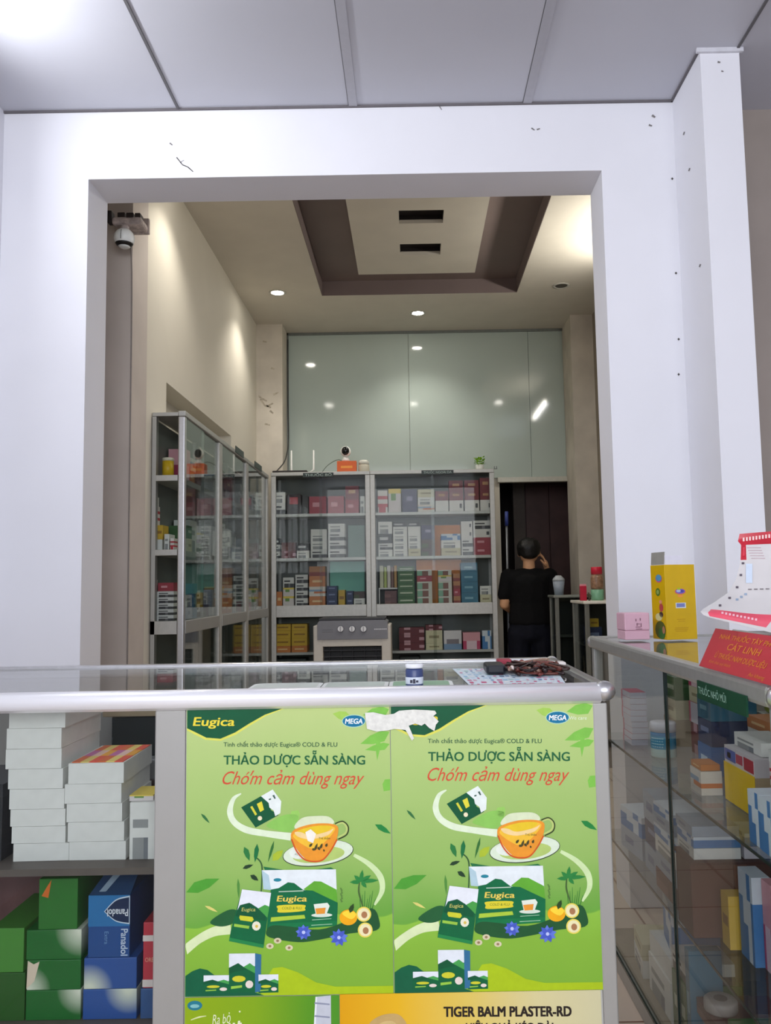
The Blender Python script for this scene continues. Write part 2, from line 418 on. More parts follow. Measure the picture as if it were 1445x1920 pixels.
# ------------------------------------------------------------------ cartons
def C(r, g, b): return mat((r, g, b), 0.42, 0, 0.04, 40, 0.35)
WHT, OFF, GRY, DRK = (226, 226, 222), (206, 204, 196), (150, 152, 152), (52, 54, 58)
STY = {}
def sty(key, desc, fx, fz, rows, **cols): STY[key] = (desc, fx, fz, rows, cols)
T3 = ['....', '.aa.', '.a..', '....']
sty('w', 'plain white medicine box', [], [], ['.'], **{'.': WHT})
sty('wt', 'white medicine box with grey print', [.12, .55, .72], [.3, .45, .62], ['....', '.aa.', '....', '.ab.'][::1], **{'.': WHT, 'a': GRY, 'b': (120, 124, 130)})
sty('wd', 'white medicine box with black print', [.1, .5, .66], [.28, .44, .6], ['....', '.aa.', '....', '.aba'], **{'.': (214, 214, 212), 'a': (60, 60, 64), 'b': (110, 110, 114)})
sty('wc', 'white box with dark corner mark', [.74, .9], [.3, .7], ['...', '.a.', '...'], **{'.': (222, 220, 216), 'a': (70, 72, 74)})
sty('k', 'black and white medicine box', [.1, .7], [.35, .65], ['bbb', 'b.b', 'bbb'], **{'.': (200, 200, 200), 'b': (44, 44, 48)})
sty('wr', 'white box with red top half', [.15, .6], [.4, .52, .7], ['rrr', '...', '.g.', '...'], **{'.': (220, 208, 200), 'r': (142, 44, 50), 'g': (110, 96, 96)})
sty('wrs', 'white box with red stripes', [.1, .8], [.25, .4, .6, .75], ['...', 'rrr', '...', 'rrr', '.r.'], **{'.': (224, 218, 214), 'r': (190, 52, 66)})
sty('dr', 'dark red medicine box', [.25, .75], [.3, .55], ['rrr', 'rgr', 'rrr'], **{'r': (120, 34, 42), 'g': (186, 140, 96)})
sty('pr', 'pinkish red medicine box', [.2, .6], [.35, .6], ['rrr', 'rgr', 'rrr'], **{'r': (160, 56, 70), 'g': (214, 150, 158)})
sty('kr', 'black box with red panel', [.2, .8], [.15, .5], ['bbb', 'brb', 'bbb'], **{'b': (40, 26, 30), 'r': (176, 66, 76)})
sty('pu', 'dark purple blue box', [.3, .7], [.3, .5], ['ppp', 'pwp', 'ppp'], **{'p': (54, 50, 92), 'w': (150, 146, 178)})
sty('wo', 'white box with orange stripe', [.3, .8], [.3, .5, .7], ['...', 'bb.', '.oo', '...'], **{'.': (218, 212, 204), 'o': (206, 116, 60), 'b': (130, 160, 190)})
sty('cr', 'cream medicine box', [.2, .8], [.4, .6], ['...', '.a.', '...'], **{'.': (206, 200, 168), 'a': (150, 140, 110)})
sty('wg', 'white box with green leaf print', [.2, .6], [.2, .5], ['yyy', '.g.', '...'], **{'.': (214, 206, 206), 'g': (110, 150, 80), 'y': (226, 200, 90)})
sty('gn', 'green medicine box', [.12, .88], [.36, .56], ['ggg', 'gwg', 'ggg'], **{'g': (62, 104, 58), 'w': (190, 200, 176)})
sty('gb', 'brown and green medicine box', [.5], [.5], ['bb', 'gb'], **{'g': (70, 82, 50), 'b': (72, 50, 46)})
sty('tl', 'blue teal medicine box', [.2, .7], [.4, .6], ['ttt', 'twt', 'ttt'], **{'t': (62, 120, 148), 'w': (130, 176, 194)})
sty('mx', 'white green and brown medicine box', [.35, .75], [.2], ['www', 'gbw'], **{'w': (206, 206, 196), 'g': (130, 176, 150), 'b': (128, 84, 70)})
sty('or', 'orange medicine box', [.2, .8], [.4, .6], ['ooo', 'oyo', 'ooo'], **{'o': (196, 122, 66), 'y': (226, 190, 140)})
sty('ob', 'orange and red medicine box', [.5], [.6], ['oo', 'rr'], **{'o': (180, 124, 80), 'r': (140, 56, 44)})
sty('yl', 'yellow medicine box', [.15, .85], [.4, .6], ['yyy', 'yoy', 'yyy'], **{'y': (206, 168, 52), 'o': (150, 110, 40)})
sty('nv', 'navy blue medicine box', [.2, .8], [.3, .5], ['nnn', 'nwn', 'nnn'], **{'n': (44, 56, 96), 'w': (120, 132, 170)})
sty('bl', 'bright blue medicine box', [.2, .7], [.4, .6], ['bbb', 'bwb', 'bbb'], **{'b': (48, 106, 170), 'w': (190, 210, 230)})
sty('bw', 'blue and white medicine box', [.3, .6, .85], [.3, .6], ['wwbw', 'bwwb', 'bbwb'], **{'b': (70, 126, 184), 'w': (206, 216, 226)})
sty('gw', 'pale grey blue medicine box', [.2, .6], [.35, .65], ['...', '.a.', '...'], **{'.': (158, 170, 186), 'a': (110, 126, 156)})
sty('pk', 'pink medicine box', [.2, .8], [.5], ['ppp', 'mwm'], **{'p': (222, 160, 170), 'm': (190, 64, 104), 'w': (230, 200, 210)})
sty('pf', 'maroon box with pink flower print', [.2, .45, .8], [.3, .7], ['mpmm', 'mmmp', 'mpmm'], **{'m': (104, 36, 46), 'p': (196, 150, 160)})
sty('wb', 'white box with blue foot band', [.15, .85], [.45, .7], ['...', '.k.', 'bbb'], **{'.': (216, 212, 214), 'k': (130, 120, 126), 'b': (120, 150, 184)})
sty('br', 'dull maroon medicine box', [.5], [.5], ['bb', 'ab'], **{'b': (98, 58, 58), 'a': (124, 84, 80)})
sty('bg', 'beige cardboard box', [.5], [.9], ['bb', 'bb'], **{'b': (176, 160, 136)})
sty('ws', 'white box with pink end', [.12], [.5], ['p.', 'p.'], **{'p': (210, 110, 128), '.': (214, 210, 220)})
sty('dk', 'dark charcoal box', [.5], [.5], ['dd', 'dd'], **{'d': (48, 48, 48)})
BOXMESH = {}
def carton_mesh(w, d, h, key):
    k = (round(w, 4), round(d, 4), round(h, 4), key)
    if k in BOXMESH: return BOXMESH[k]
    desc, fx, fz, rows, cols = STY[key]
    bm = bmesh.new(); names = list(cols); me = bpy.data.meshes.new('medicine_box')
    for n in names: me.materials.append(C(*cols[n]))
    xs = [0] + list(fx) + [1]; zs = [1 - z for z in ([0] + list(fz) + [1])]
    nx, nz = len(xs) - 1, len(zs) - 1
    V = [[bm.verts.new(((x - .5) * w, 0, z * h)) for x in xs] for z in zs]
    L = [bm.verts.new((-.5 * w, d, z * h)) for z in zs]; Rr = [bm.verts.new((.5 * w, d, z * h)) for z in zs]
    def cell(i, j): r = rows[min(i, len(rows) - 1)]; return names.index(r[min(j, len(r) - 1)])
    for i in range(nz):
        for j in range(nx): bm.faces.new((V[i + 1][j], V[i + 1][j + 1], V[i][j + 1], V[i][j])).material_index = cell(i, j)
        bm.faces.new((L[i + 1], V[i + 1][0], V[i][0], L[i])).material_index = cell(i, 0)
        bm.faces.new((V[i + 1][nx], Rr[i + 1], Rr[i], V[i][nx])).material_index = cell(i, nx - 1)
        bm.faces.new((Rr[i + 1], L[i + 1], L[i], Rr[i])).material_index = cell(i, 0)
    bm.faces.new(V[0] + [Rr[0], L[0]]).material_index = cell(0, 0)
    bm.faces.new(V[-1][::-1] + [L[-1], Rr[-1]]).material_index = cell(nz - 1, 0)
    bmesh.ops.recalc_face_normals(bm, faces=bm.faces[:])
    bm.to_mesh(me); bm.free(); BOXMESH[k] = me
    return me
def carton(x, y, z, w, d, h, key, label, group, rz=0.0, tilt=0.0, name='medicine_box', cat='box'):
    """x, y: middle of the front face foot"""
    o = bpy.data.objects.new(name, carton_mesh(w, d, h, key)); COL.objects.link(o)
    o.location = (x, y, z); o.rotation_euler = (0, tilt, rz)
    return tag(o, label, cat, group)
def lab(key, rest): return STY[key][0] + ', ' + rest
def shelf_row(stacks, Y, zf, depth, where, group, py_foot, jitter=0.004):
    """stacks, read off from one end to the other: (px0, px1, [(height in px, style), ...] from the shelf upwards)"""
    k = Y / FPX
    for n, (x0, x1, items) in enumerate(stacks):
        A, B = at_y(x0, py_foot, Y), at_y(x1, py_foot, Y)
        A.x = max(A.x, xl + .019); B.x = min(B.x, xr - .019); B.x = max(B.x, A.x + .016)
        w = (B.x - A.x) - 0.004; cx = (A.x + B.x) / 2; z = zf + 0.0005
        for i, (hp, key) in enumerate(items):
            h = hp * k
            at = ('%s from the corner end' % ORD[n + 1]) if len(items) == 1 else ('%s up in %s stack' % (ORD[i + 1], ORD[n + 1]))
            carton(cx, Y + random.uniform(0, jitter) + (0.004 * i), z, w, depth * random.uniform(.85, 1), h - 0.0008, key, lab(key, at + ', ' + where), group)
            z += h

# ------------------------------------------------------------------ back wall cabinets
YB = 6.72
YBK = 7.0
xl, xm0, xm1, xr = at_y(508, 1000, YB).x, at_y(685, 1000, YB).x, at_y(704, 1000, YB).x, at_y(929, 1000, YB).x
xm = (xm0 + xm1) / 2
zt = at_y(694, 883, YB).z; zr1, zr0 = at_y(690, 1133, YB).z, at_y(690, 1155, YB).z
zs1, zs2 = at_y(690, 961, YB).z, at_y(690, 1044, YB).z
zs3 = at_y(830, 1219, YB).z
DIMBACK = mat((112, 116, 112), 0.6, 0, 0.05, 4)
def back_cab(x0, x1, label):
    e = empty('glass_cabinet', ((x0 + x1) / 2, YB, 0), label, 'cabinet', 'tall glass cabinets of the back room')
    ox, oy = (x0 + x1) / 2, YB
    def P(n, lo, hi, m, bev=0.0): return part(n, (lo[0] - ox, lo[1] - oy, lo[2]), (hi[0] - ox, hi[1] - oy, hi[2]), m, e, bev)
    w = 0.040
    for a, b in ((x0, x0 + w), (x1 - w, x1)):
        P('post', (a, YB, 0), (b, YB + .03, zt - .03), ALU_BACK, .003); P('post', (a, YBK - .02, 0), (b, YBK, zt - .03), ALU_BACK)
    P('top_rail', (x0, YB - .004, zt - .03), (x1, YB + .03, zt), ALU_BACK, .004)
    P('top_panel', (x0, YB + .03, zt - .02), (x1, YBK, zt - .005), ALU_BACK)
    P('middle_rail', (x0 + w, YB - .004, zr0), (x1 - w, YB + .03, zr1), ALU_BACK, .003)
    P('middle_deck', (x0, YB + .03, zr1 - .03), (x1, YBK - .02, zr1 - .008), ALU_BACK)
    for z in (zs1, zs2): P('shelf', (x0 + w, YB + .012, z - .024), (x1 - w, YBK - .02, z), ALU_BACK, .002)
    P('shelf', (x0 + w, YB + .015, zs3 - .02), (x1 - w, YBK - .02, zs3), ALU_DULL)
    P('shelf', (x0 + w, YB + .015, .36), (x1 - w, YBK - .02, .38), ALU_DULL)
    P('plinth', (x0 + w, YB + .005, .02), (x1 - w, YB + .03, .12), ALU_DULL)
    P('back_panel', (x0 + .005, YBK - .012, .02), (x1 - .005, YBK - .004, zt - .02), DIMBACK)
    for side in (x0 + .012, x1 - .017): P('side_panel', (side, YB + .03, .02), (side + .005, YBK - .02, zt - .03), DIMBACK)
    h = (x1 - x0 - 2 * w) / 2
    P('glass_door', (x0 + w, YB + .002, zr1), (x0 + w + h + .012, YB + .006, zt - .03), GLASS)
    P('glass_door', (x1 - w - h - .012, YB + .009, zr1), (x1 - w, YB + .0115, zt - .03), GLASS)
    P('glass_door', (x0 + w, YB + .002, .12), (x0 + w + h + .012, YB + .006, zr0), GLASS)
    P('glass_door', (x1 - w - h - .012, YB + .009, .12), (x1 - w, YB + .0115, zr0), GLASS)
    return e
back_cab(xl, xm, 'tall aluminium glass cabinet in the room corner, partly behind the air cooler')
back_cab(xm, xr, 'tall aluminium glass cabinet next to the dark doorway')
YC = YB + .035
kB = YC / FPX
G1 = 'boxes in the corner cabinet'; G2 = 'boxes in the cabinet by the doorway'
# doorway cabinet
shelf_row([(708, 727, [(42, 'wrs')]), (728, 752, [(45, 'wg')]), (754, 782, [(43, 'pu')]), (783, 815, [(14, 'wo'), (14, 'wt'), (15, 'cr')]),
           (816, 841, [(21, 'w'), (18, 'dr')]), (842, 869, [(21, 'wc'), (18, 'dr'), (20, 'dr')]), (871, 899, [(21, 'wc'), (18, 'dr'), (20, 'dr')]), (900, 922, [(21, 'wc'), (18, 'dr'), (24, 'dr')])],
          YC, zs1, .15, 'top shelf, doorway cabinet', G2, 958)
shelf_row([(709, 736, [(13, 'wt'), (12, 'wd'), (18, 'k'), (23, 'wt')]), (737, 764, [(14, 'wt'), (14, 'wt'), (14, 'wt'), (14, 'wt'), (9, 'k')]), (765, 789, [(14, 'cr'), (14, 'wt'), (14, 'wt'), (14, 'w'), (9, 'k')]),
           (790, 816, [(15, 'gb'), (16, 'gb'), (27, 'pu')]), (827, 864, [(14, 'cr'), (15, 'wt'), (12, 'bw')]), (865, 887, [(16, 'wd'), (16, 'wd'), (16, 'wc'), (16, 'wc')]), (888, 922, [(16, 'pr'), (17, 'pr'), (16, 'wc'), (16, 'wd')])],
          YC, zs2, .15, 'middle shelf, doorway cabinet', G2, 1042)
shelf_row([(721, 744, [(13, 'br'), (13, 'br')]), (746, 778, [(14, 'gn'), (14, 'gn'), (11, 'gn'), (11, 'gn'), (11, 'gn'), (10, 'gn')]), (782, 811, [(14, 'mx'), (14, 'mx'), (14, 'mx'), (11, 'pr'), (11, 'mx')]),
           (822, 848, [(14, 'mx'), (14, 'mx'), (14, 'mx'), (11, 'wg'), (10, 'mx')]), (850, 864, [(14, 'ob'), (14, 'pr'), (14, 'ob'), (14, 'ob')]), (865, 897, [(20, 'tl'), (20, 'tl'), (18, 'tl'), (18, 'tl')]), (900, 922, [(16, 'cr'), (16, 'wt')])],
          YC, zr1 - .008, .15, 'low shelf, doorway cabinet', G2, 1133)
shelf_row([(748, 796, [(14, 'pf'), (14, 'pf'), (14, 'pf')]), (798, 830, [(12, 'cr'), (24, 'cr'), (10, 'pf')]), (832, 866, [(35, 'wb')]), (868, 901, [(31, 'pk')]), (904, 922, [(34, 'bw')])],
          YC, zs3, .15, 'under-rail shelf, doorway cabinet', G2, 1218)
# corner cabinet
shelf_row([(514, 535, [(22, 'wd'), (20, 'wt')]), (537, 564, [(38, 'kr')]), (566, 578, [(34, 'dk')]), (579, 612, [(33, 'pr')]), (614, 645, [(33, 'pr')]), (647, 673, [(26, 'pr'), (26, 'dr')]), (675, 684, [(32, 'wt')])],
          YC, zs1, .15, 'top shelf, corner cabinet', G1, 958)
shelf_row([(512, 525, [(13, 'wd'), (13, 'wd'), (12, 'k')]), (527, 554, [(14, 'pf'), (16, 'br')]), (556, 580, [(14, 'wt'), (14, 'k')]), (582, 613, [(16, 'wd'), (15, 'wt'), (15, 'wt'), (8, 'w')]), (615, 647, [(16, 'wd'), (16, 'wd'), (16, 'wd'), (16, 'wt')])],
          YC, zs2, .15, 'middle shelf, corner cabinet', G1, 1044)
shelf_row([(508, 514, [(28, 'pr')]), (518, 529, [(28, 'or')]), (530, 551, [(19, 'wg'), (16, 'wg'), (19, 'wd')]), (553, 577, [(15, 'wd'), (14, 'wd'), (14, 'wd'), (16, 'wd')]), (579, 610, [(18, 'or'), (18, 'wo'), (20, 'or'), (18, 'ob')]),
           (612, 632, [(13, 'nv'), (13, 'nv'), (11, 'nv')]), (634, 647, [(29, 'yl')]), (649, 662, [(14, 'nv'), (13, 'nv')]), (663, 684, [(13, 'wt'), (13, 'gb')])],
          YC, zr1 - .008, .15, 'low shelf, corner cabinet', G1, 1133)
shelf_row([(514, 545, [(12, 'or'), (14, 'yl'), (14, 'yl'), (12, 'yl')]), (546, 576, [(12, 'or'), (14, 'yl'), (14, 'yl'), (12, 'yl')]), (660, 684, [(14, 'br'), (12, 'dk')])],
          YC, zs3, .15, 'under-rail shelf, corner cabinet', G1, 1215)
# flat coloured panels standing at the back of the shelves
def card(px0, py0, px1, py1, Y, c, label, z0):
    A, B = at_y(px0, py0, Y), at_y(px1, py1, Y)
    o = MB().box((A.x, Y, z0 + .0005), (B.x, Y + .012, A.z), mat(c, 0.5, 0, 0.08, 6), .002).build('coloured_panel'); tag(o, label, 'card', 'coloured panels at the back of the shelves')
card(652, 985, 684, 1043, YBK - .09, (150, 178, 166), 'pale teal panel behind the middle shelf boxes of the corner cabinet', zs2)
card(618, 1053, 684, 1133, YBK - .09, (128, 204, 184), 'bright teal panel on the lowest glazed shelf of the corner cabinet', zr1 - .008)
card(594, 1053, 617, 1133, YBK - .075, (222, 224, 222), 'white panel beside the bright teal panel, corner cabinet', zr1 - .008)
card(813, 985, 866, 1042, YBK - .09, (240, 146, 50), 'orange panel behind the middle shelf boxes of the doorway cabinet', zs2)
card(780, 1050, 866, 1133, YBK - .09, (240, 146, 50), 'orange panel on the lowest glazed shelf of the doorway cabinet', zr1 - .008)
# books standing upright
for i, (a, b, c, nm) in enumerate(((712, 719, (206, 206, 176), 'cream'), (720, 725, (176, 190, 106), 'lime green'), (726, 732, (214, 206, 200), 'off-white'), (733, 738, (120, 84, 74), 'brown'), (739, 744, (196, 150, 84), 'tan'))):
    A, B = at_y(a, 1092, YC + .06), at_y(b, 1092, YC + .06)
    o = MB().box((A.x, YC + .05, zr1 + .13), (B.x, YC + .19, zr1 + .31 - .012 * (i % 2)), C(*c), .002).build('paper_booklet')
    tag(o, 'thin upright %s booklet on the small white riser, doorway cabinet' % nm, 'booklet', 'upright booklets on the white riser')
A, B = at_y(710, 1107, YC + .04), at_y(745, 1107, YC + .04)
r = MB(); r.box((A.x, YC + .04, zr1 + .118), (B.x, YC + .2, zr1 + .1295), C(226, 226, 224)); r.box((A.x, YC + .04, zr1 - .0075), (A.x + .008, YC + .2, zr1 + .118), C(226, 226, 224)); r.box((B.x - .004, YC + .19, zr1 - .0075), (B.x, YC + .2, zr1 + .118), C(226, 226, 224))
tag(r.build('shelf_riser'), 'small white riser carrying booklets in the doorway cabinet', 'riser')
# black bins at the bottom of the cabinets
for a, b, t in ((748, 788, 'dark storage bin under the maroon flower boxes, doorway cabinet'), (514, 575, 'dark storage bin at the foot of the corner cabinet')):
    A, B = at_y(a, 1250, YC), at_y(b, 1250, YC)
    o = MB().box((A.x, YC, .3805), (B.x, YC + .16, zs3 - .05), mat((34, 42, 42), 0.5), .01).build('storage_bin'); tag(o, t, 'bin', 'dark storage bins')
for a, b, k, t in ((800, 830, 'gn', 'beside the dark bin, foot of doorway cabinet'), (834, 880, 'wt', 'midway along the foot of the doorway cabinet'), (884, 920, 'tl', 'at the door end, foot of doorway cabinet')):
    A, B = at_y(a, 1250, YC), at_y(b, 1250, YC)
    carton((A.x + B.x) / 2, YC, .3805, B.x - A.x, .15, .22, k, lab(k, t), G2)
# label strips clipped to the top rail
def strip(px0, px1, py, Y, label, words):
    A, B = at_y(px0, py, Y), at_y(px1, py - (px1 - px0) * .0175, Y)
    e = empty('label_strip', ((A.x + B.x) / 2, Y, A.z), label, 'label', 'dark label strips on cabinet rails')
    w = B.x - A.x
    part('plate', (-w / 2, -.004, -.017), (w / 2, 0, .017), mat((26, 40, 36), 0.4), e)
    text_obj('lettering', words, 0.026, C(170, 186, 178), e, (-w * .44, -.0045, -.009), width=w * .88)
strip(790, 850, 886, YB - .005, 'black label strip with pale lettering on the doorway cabinet top', 'THUỐC NGOÀI DA')
strip(568, 625, 891, YB - .005, 'black label strip on the corner cabinet top rail', 'THUỐC BỔ')

# things on top of the back cabinets
def foot(px, py, Y): return at_y(px, py, Y)
ax, bx = at_y(513, 885, 6.86).x, at_y(577, 885, 6.86).x
e = empty('wifi_router', ((ax + bx) / 2, 6.86, zt), 'black network box with two white antennas on the corner cabinet', 'router')
w = bx - ax
b = MB(); b.box((-w / 2, -.07, .004), (w / 2, .07, .026), mat((40, 32, 30), 0.5), .004); b.build('body', e)
for i in range(6): part('foot_block', (-w / 2 + .02 + i * w / 6.4, -.074, 0), (-w / 2 + .04 + i * w / 6.4, -.05, .0045), mat((70, 50, 44), 0.5), e)
for px in (545, 587):
    x = at_y(px, 860, 6.9).x - (ax + bx) / 2
    g = MB(); g.tube([(min(x, w / 2 - .01), .072, .015), (x, .075, .05), (x, .075, .215)], .008, mat((232, 232, 228), 0.4), 8, radii=[.006, .008, .006]); g.build('antenna', e)
x0, x1 = at_y(632, 880, 6.84).x, at_y(668, 880, 6.84).x; w = x1 - x0; h = (885 - 862) * 6.84 / FPX
o = carton((x0 + x1) / 2, 6.82, zt + .0005, w, .1, h, 'or', 'bright orange box under the small camera on the corner cabinet', None, name='orange_box')
o.data = o.data.copy(); o.data.materials[0] = C(214, 96, 36); o.data.materials[1] = C(234, 150, 60)
e = empty('indoor_camera', (at_y(648, 862, 6.86).x, 6.86, zt + h + .001), 'small white camera with black face on the orange box', 'camera')
g = MB(); g.lathe([(.030, 0), (.032, .012), (.022, .03), (.014, .045)], mat((226, 224, 220), 0.35)); g.build('base', e)
g = MB(); g.ball((0, 0, .085), .044, mat((232, 230, 226), 0.3), 18); g.build('head', e)
g = MB(); g.ball((0, -.018, .086), .034, mat((16, 16, 18), 0.2), 16, (1, 1, 1.1)); g.build('lens_face', e)
e = empty('lidded_jar', (at_y(682, 880, 6.85).x, 6.85, zt), 'small whitish jar with lid beside the orange box', 'jar')
g = MB(); g.lathe([(.040, 0), (.046, .01), (.046, .06), (.04, .072)], mat((196, 190, 172), 0.4)); g.build('body', e)
g = MB(); g.lathe([(.043, .073), (.043, .095), (.03, .108), (.01, .112)], mat((210, 208, 196), 0.4)); g.build('lid', e)
e = empty('potted_plant', (at_y(899, 880, 6.85).x, 6.85, zt), 'tiny bright green plant in white pot on the doorway cabinet', 'plant')
g = MB(); g.lathe([(.026, 0), (.034, .012), (.036, .05), (.032, .052)], mat((226, 226, 218), 0.4)); g.build('pot', e)
g = MB(); rr = random.Random(3)
for i in range(90):
    a, l = rr.uniform(0, 6.28), rr.uniform(.02, .075); z = .052 + rr.uniform(0, .062)
    p = Vector((math.cos(a) * l * .5, math.sin(a) * l * .5, z)); q = p + Vector((math.cos(a) * .022, math.sin(a) * .022, rr.uniform(.0, .02))); s = Vector((-math.sin(a), math.cos(a), 0)) * .010
    g.face([p, p * .5 + q * .5 + s, q, p * .5 + q * .5 - s], C(136, 186, 40) if i % 3 else C(176, 214, 70))
g.build('foliage', e)
c = catmull([Vector((-1.072, 7.272, 3.42)), Vector((-1.074, 7.272, 2.9)), Vector((-1.070, 7.27, 2.52)), Vector((-1.068, 7.14, 2.36)), Vector((-1.072, 7.01, 2.27)), Vector((-1.12, 6.97, 2.20)), Vector((-1.15, 6.955, zt + .012)), Vector((-1.12, 6.942, zt + .012))], 8)
tag(MB().tube(c, .005, mat((60, 60, 58), 0.6), 6).build('power_cable'), 'dark cable running down the corner pillar to the network box', 'cable')
c = catmull([Vector((at_y(600, 880, 6.9).x, 6.92, zt + .006)), at_y(615, 872, 6.93), at_y(636, 862, 6.94), Vector((at_y(650, 866, 6.93).x, 6.93, zt + h * .6))], 8)
tag(MB().tube(c, .003, mat((80, 92, 76), 0.6), 6).build('camera_cable'), 'thin cable leading up to the small camera on the cabinet', 'cable')
e = empty('wall_clip', (at_y(929, 878, YB).x, YB + .01, zt), 'little metal clip on the doorway cabinet top corner', 'clip')
part('bracket', (-.014, 0, 0), (.014, .012, .004), mat((90, 90, 90), 0.4, 0.6), e); part('prong', (-.012, .002, .004), (-.006, .01, .022), mat((90, 90, 90), 0.4, 0.6), e); part('prong', (.006, .002, .004), (.012, .01, .022), mat((90, 90, 90), 0.4, 0.6), e)

# ------------------------------------------------------------------ side cabinets along the inner wall
XF, XW = -1.14, -1.305
ZT, ZR1, ZR0, ZA, ZM = 2.105, 1.05, 0.985, 1.784, 1.407
UNITS = [(4.17, 4.975, 'glass side cabinet with open-looking end beside the wide opening'), (4.98, 5.785, 'glass side cabinet in the middle of the inner wall row'), (5.79, 6.64, 'glass side cabinet next to the room corner')]
for n, (y0, y1, label) in enumerate(UNITS):
    e = empty('glass_side_cabinet', (XF, y0, 0), label, 'cabinet', 'glass cabinets along the inner wall')
    def P(nm, lo, hi, m, bev=0.0): return part(nm, (lo[0] - XF, lo[1] - y0, lo[2]), (hi[0] - XF, hi[1] - y0, hi[2]), m, e, bev)
    w = .038
    for a in (y0, y1 - w):
        P('post', (XF - .034, a, 0), (XF, a + w, ZT - .02), ALU_BACK if n or a != y0 else ALU, .006); P('post', (XW, a, 0), (XW + .02, a + w, ZT - .02), ALU_DULL)
    P('top_rail', (XF - .034, y0, ZT - .02), (XF + .003, y1, ZT + .008), ALU_BACK, .004)
    P('top_panel', (XW, y0, ZT - .018), (XF - .034, y1, ZT), ALU_BACK)
    P('middle_rail', (XF - .03, y0 + w, ZR0), (XF + .002, y1 - w, ZR1), ALU_DULL, .003)
    P('middle_deck', (XW, y0, ZR0), (XF - .034, y1, ZR1), ALU_BACK)
    for z in (ZA, ZM, .50): P('shelf', (XW, y0 + .002, z - .03), (XF - .036, y1 - .002, z), ALU_BACK, .002)
    P('plinth', (XF - .03, y0 + w, .02), (XF - .003, y1 - w, .1), ALU_DULL)
    P('back_panel', (XW + .0005, y0 + w, .02), (XW + .004, y1 - w, ZT - .03), mat((92, 98, 95), 0.5, 0, 0.08, 3))
    my = (y0 + y1) / 2
    for a, b in ((ZR1, ZT - .02), (.1, ZR0)):
        P('glass_door', (XF - .009, y0 + w, a), (XF - .005, my + .015, b), GLASS_DIM)
        P('glass_door', (XF - .016, my - .015, a), (XF - .012, y1 - w, b), GLASS_DIM)
        if n == 0: P('end_glass', (XW + .02, y0 + .006, a), (XF - .034, y0 + .0085, b), GLASS)
for n, (ya_, yb_, z, t) in enumerate(((5.36, 5.62, ZT + .0, 'middle'), (6.02, 6.3, ZT + .0, 'corner'))):
    e = empty('label_strip', (XF + .004, ya_, z), 'dark label strip leaning on the %s side cabinet top' % t, 'label', 'dark label strips on cabinet rails')
    part('plate', (0, 0, -.012), (.004, yb_ - ya_, .03), mat((30, 48, 44), 0.4), e)
def side_box(yc, wy, z, h, key, where, dx=.012, d=.10, name='medicine_box'):
    return carton(XF - .045 - dx, yc, z + .0005, wy, min(d, .105 - dx), h, key, lab(key, where), 'boxes in the side cabinets', rz=math.pi / 2, name=name)
rs = random.Random(21)
def side_fill(y0, y1, z, room, keys, where):
    y = y0; n = 0
    while y < y1 - .05 and n < len(keys):
        ks = keys[n]; wy = min(rs.uniform(.085, .15), y1 - y); n += 1; zz = z
        hh = min(room / max(1, len(ks)), rs.uniform(.05, .075) if len(ks) > 1 else rs.uniform(.11, .2))
        for i, k in enumerate(ks):
            at = ('%s from the opening' % ORD[n]) if len(ks) == 1 else ('%s up in %s stack' % (ORD[i + 1], ORD[n]))
            side_box(y + wy / 2, wy - .006, zz, hh - .001, k, at + ', ' + where, rs.uniform(0, .02)); zz += hh
        y += wy + rs.uniform(.0, .02)
side_fill(4.40, 4.93, ZA, .25, [['pk'], ['or', 'wo'], ['br']], 'top shelf, end side cabinet')
side_fill(4.42, 4.93, ZM, .3, [['cr', 'gn'], ['wt'], ['gn', 'wg'], ['wt', 'wt']], 'middle shelf, end side cabinet')
side_fill(4.42, 4.93, ZR1, .3, [['gw', 'wt'], ['tl'], ['wd', 'wd'], ['gb', 'wt']], 'low shelf, end side cabinet')
side_fill(5.03, 5.74, ZA, .25, [['wt', 'wo'], ['br', 'dr'], ['br'], ['pf', 'dr'], ['dr']], 'top shelf, middle side cabinet')
side_fill(5.03, 5.74, ZM, .3, [['wt', 'wd', 'wt'], ['wd', 'wt'], ['wt', 'wt', 'wt'], ['wd'], ['gw', 'wt']], 'middle shelf, middle side cabinet')
side_fill(5.03, 5.74, ZR1, .3, [['w'], ['or', 'or', 'yl'], ['or', 'ob'], ['or', 'or'], ['wt']], 'low shelf, middle side cabinet')
side_fill(5.84, 6.58, ZA, .25, [['wd'], ['or', 'wt'], ['dk'], ['wt', 'wd'], ['wt']], 'top shelf, corner side cabinet')
side_fill(5.84, 6.58, ZM, .3, [['gw'], ['wt', 'wt'], ['wd', 'wt'], ['wt'], ['wd']], 'middle shelf, corner side cabinet')
side_fill(5.84, 6.58, ZR1, .3, [['pr', 'gn'], ['wg', 'gn'], ['pr', 'wt'], ['gn'], ['wt', 'or']], 'low shelf, corner side cabinet')
side_fill(4.30, 4.93, .50, .38, [['wt', 'wt'], ['gw', 'dk'], ['bg'], ['wt', 'gw']], 'under-rail shelf, end side cabinet')
side_fill(5.03, 5.74, .50, .38, [['bg', 'wt'], ['dk'], ['br', 'wt'], ['dk', 'bg']], 'under-rail shelf, middle side cabinet')
side_fill(5.84, 6.58, .50, .38, [['pr', 'br'], ['dk'], ['dr', 'pr']], 'under-rail shelf, corner side cabinet')
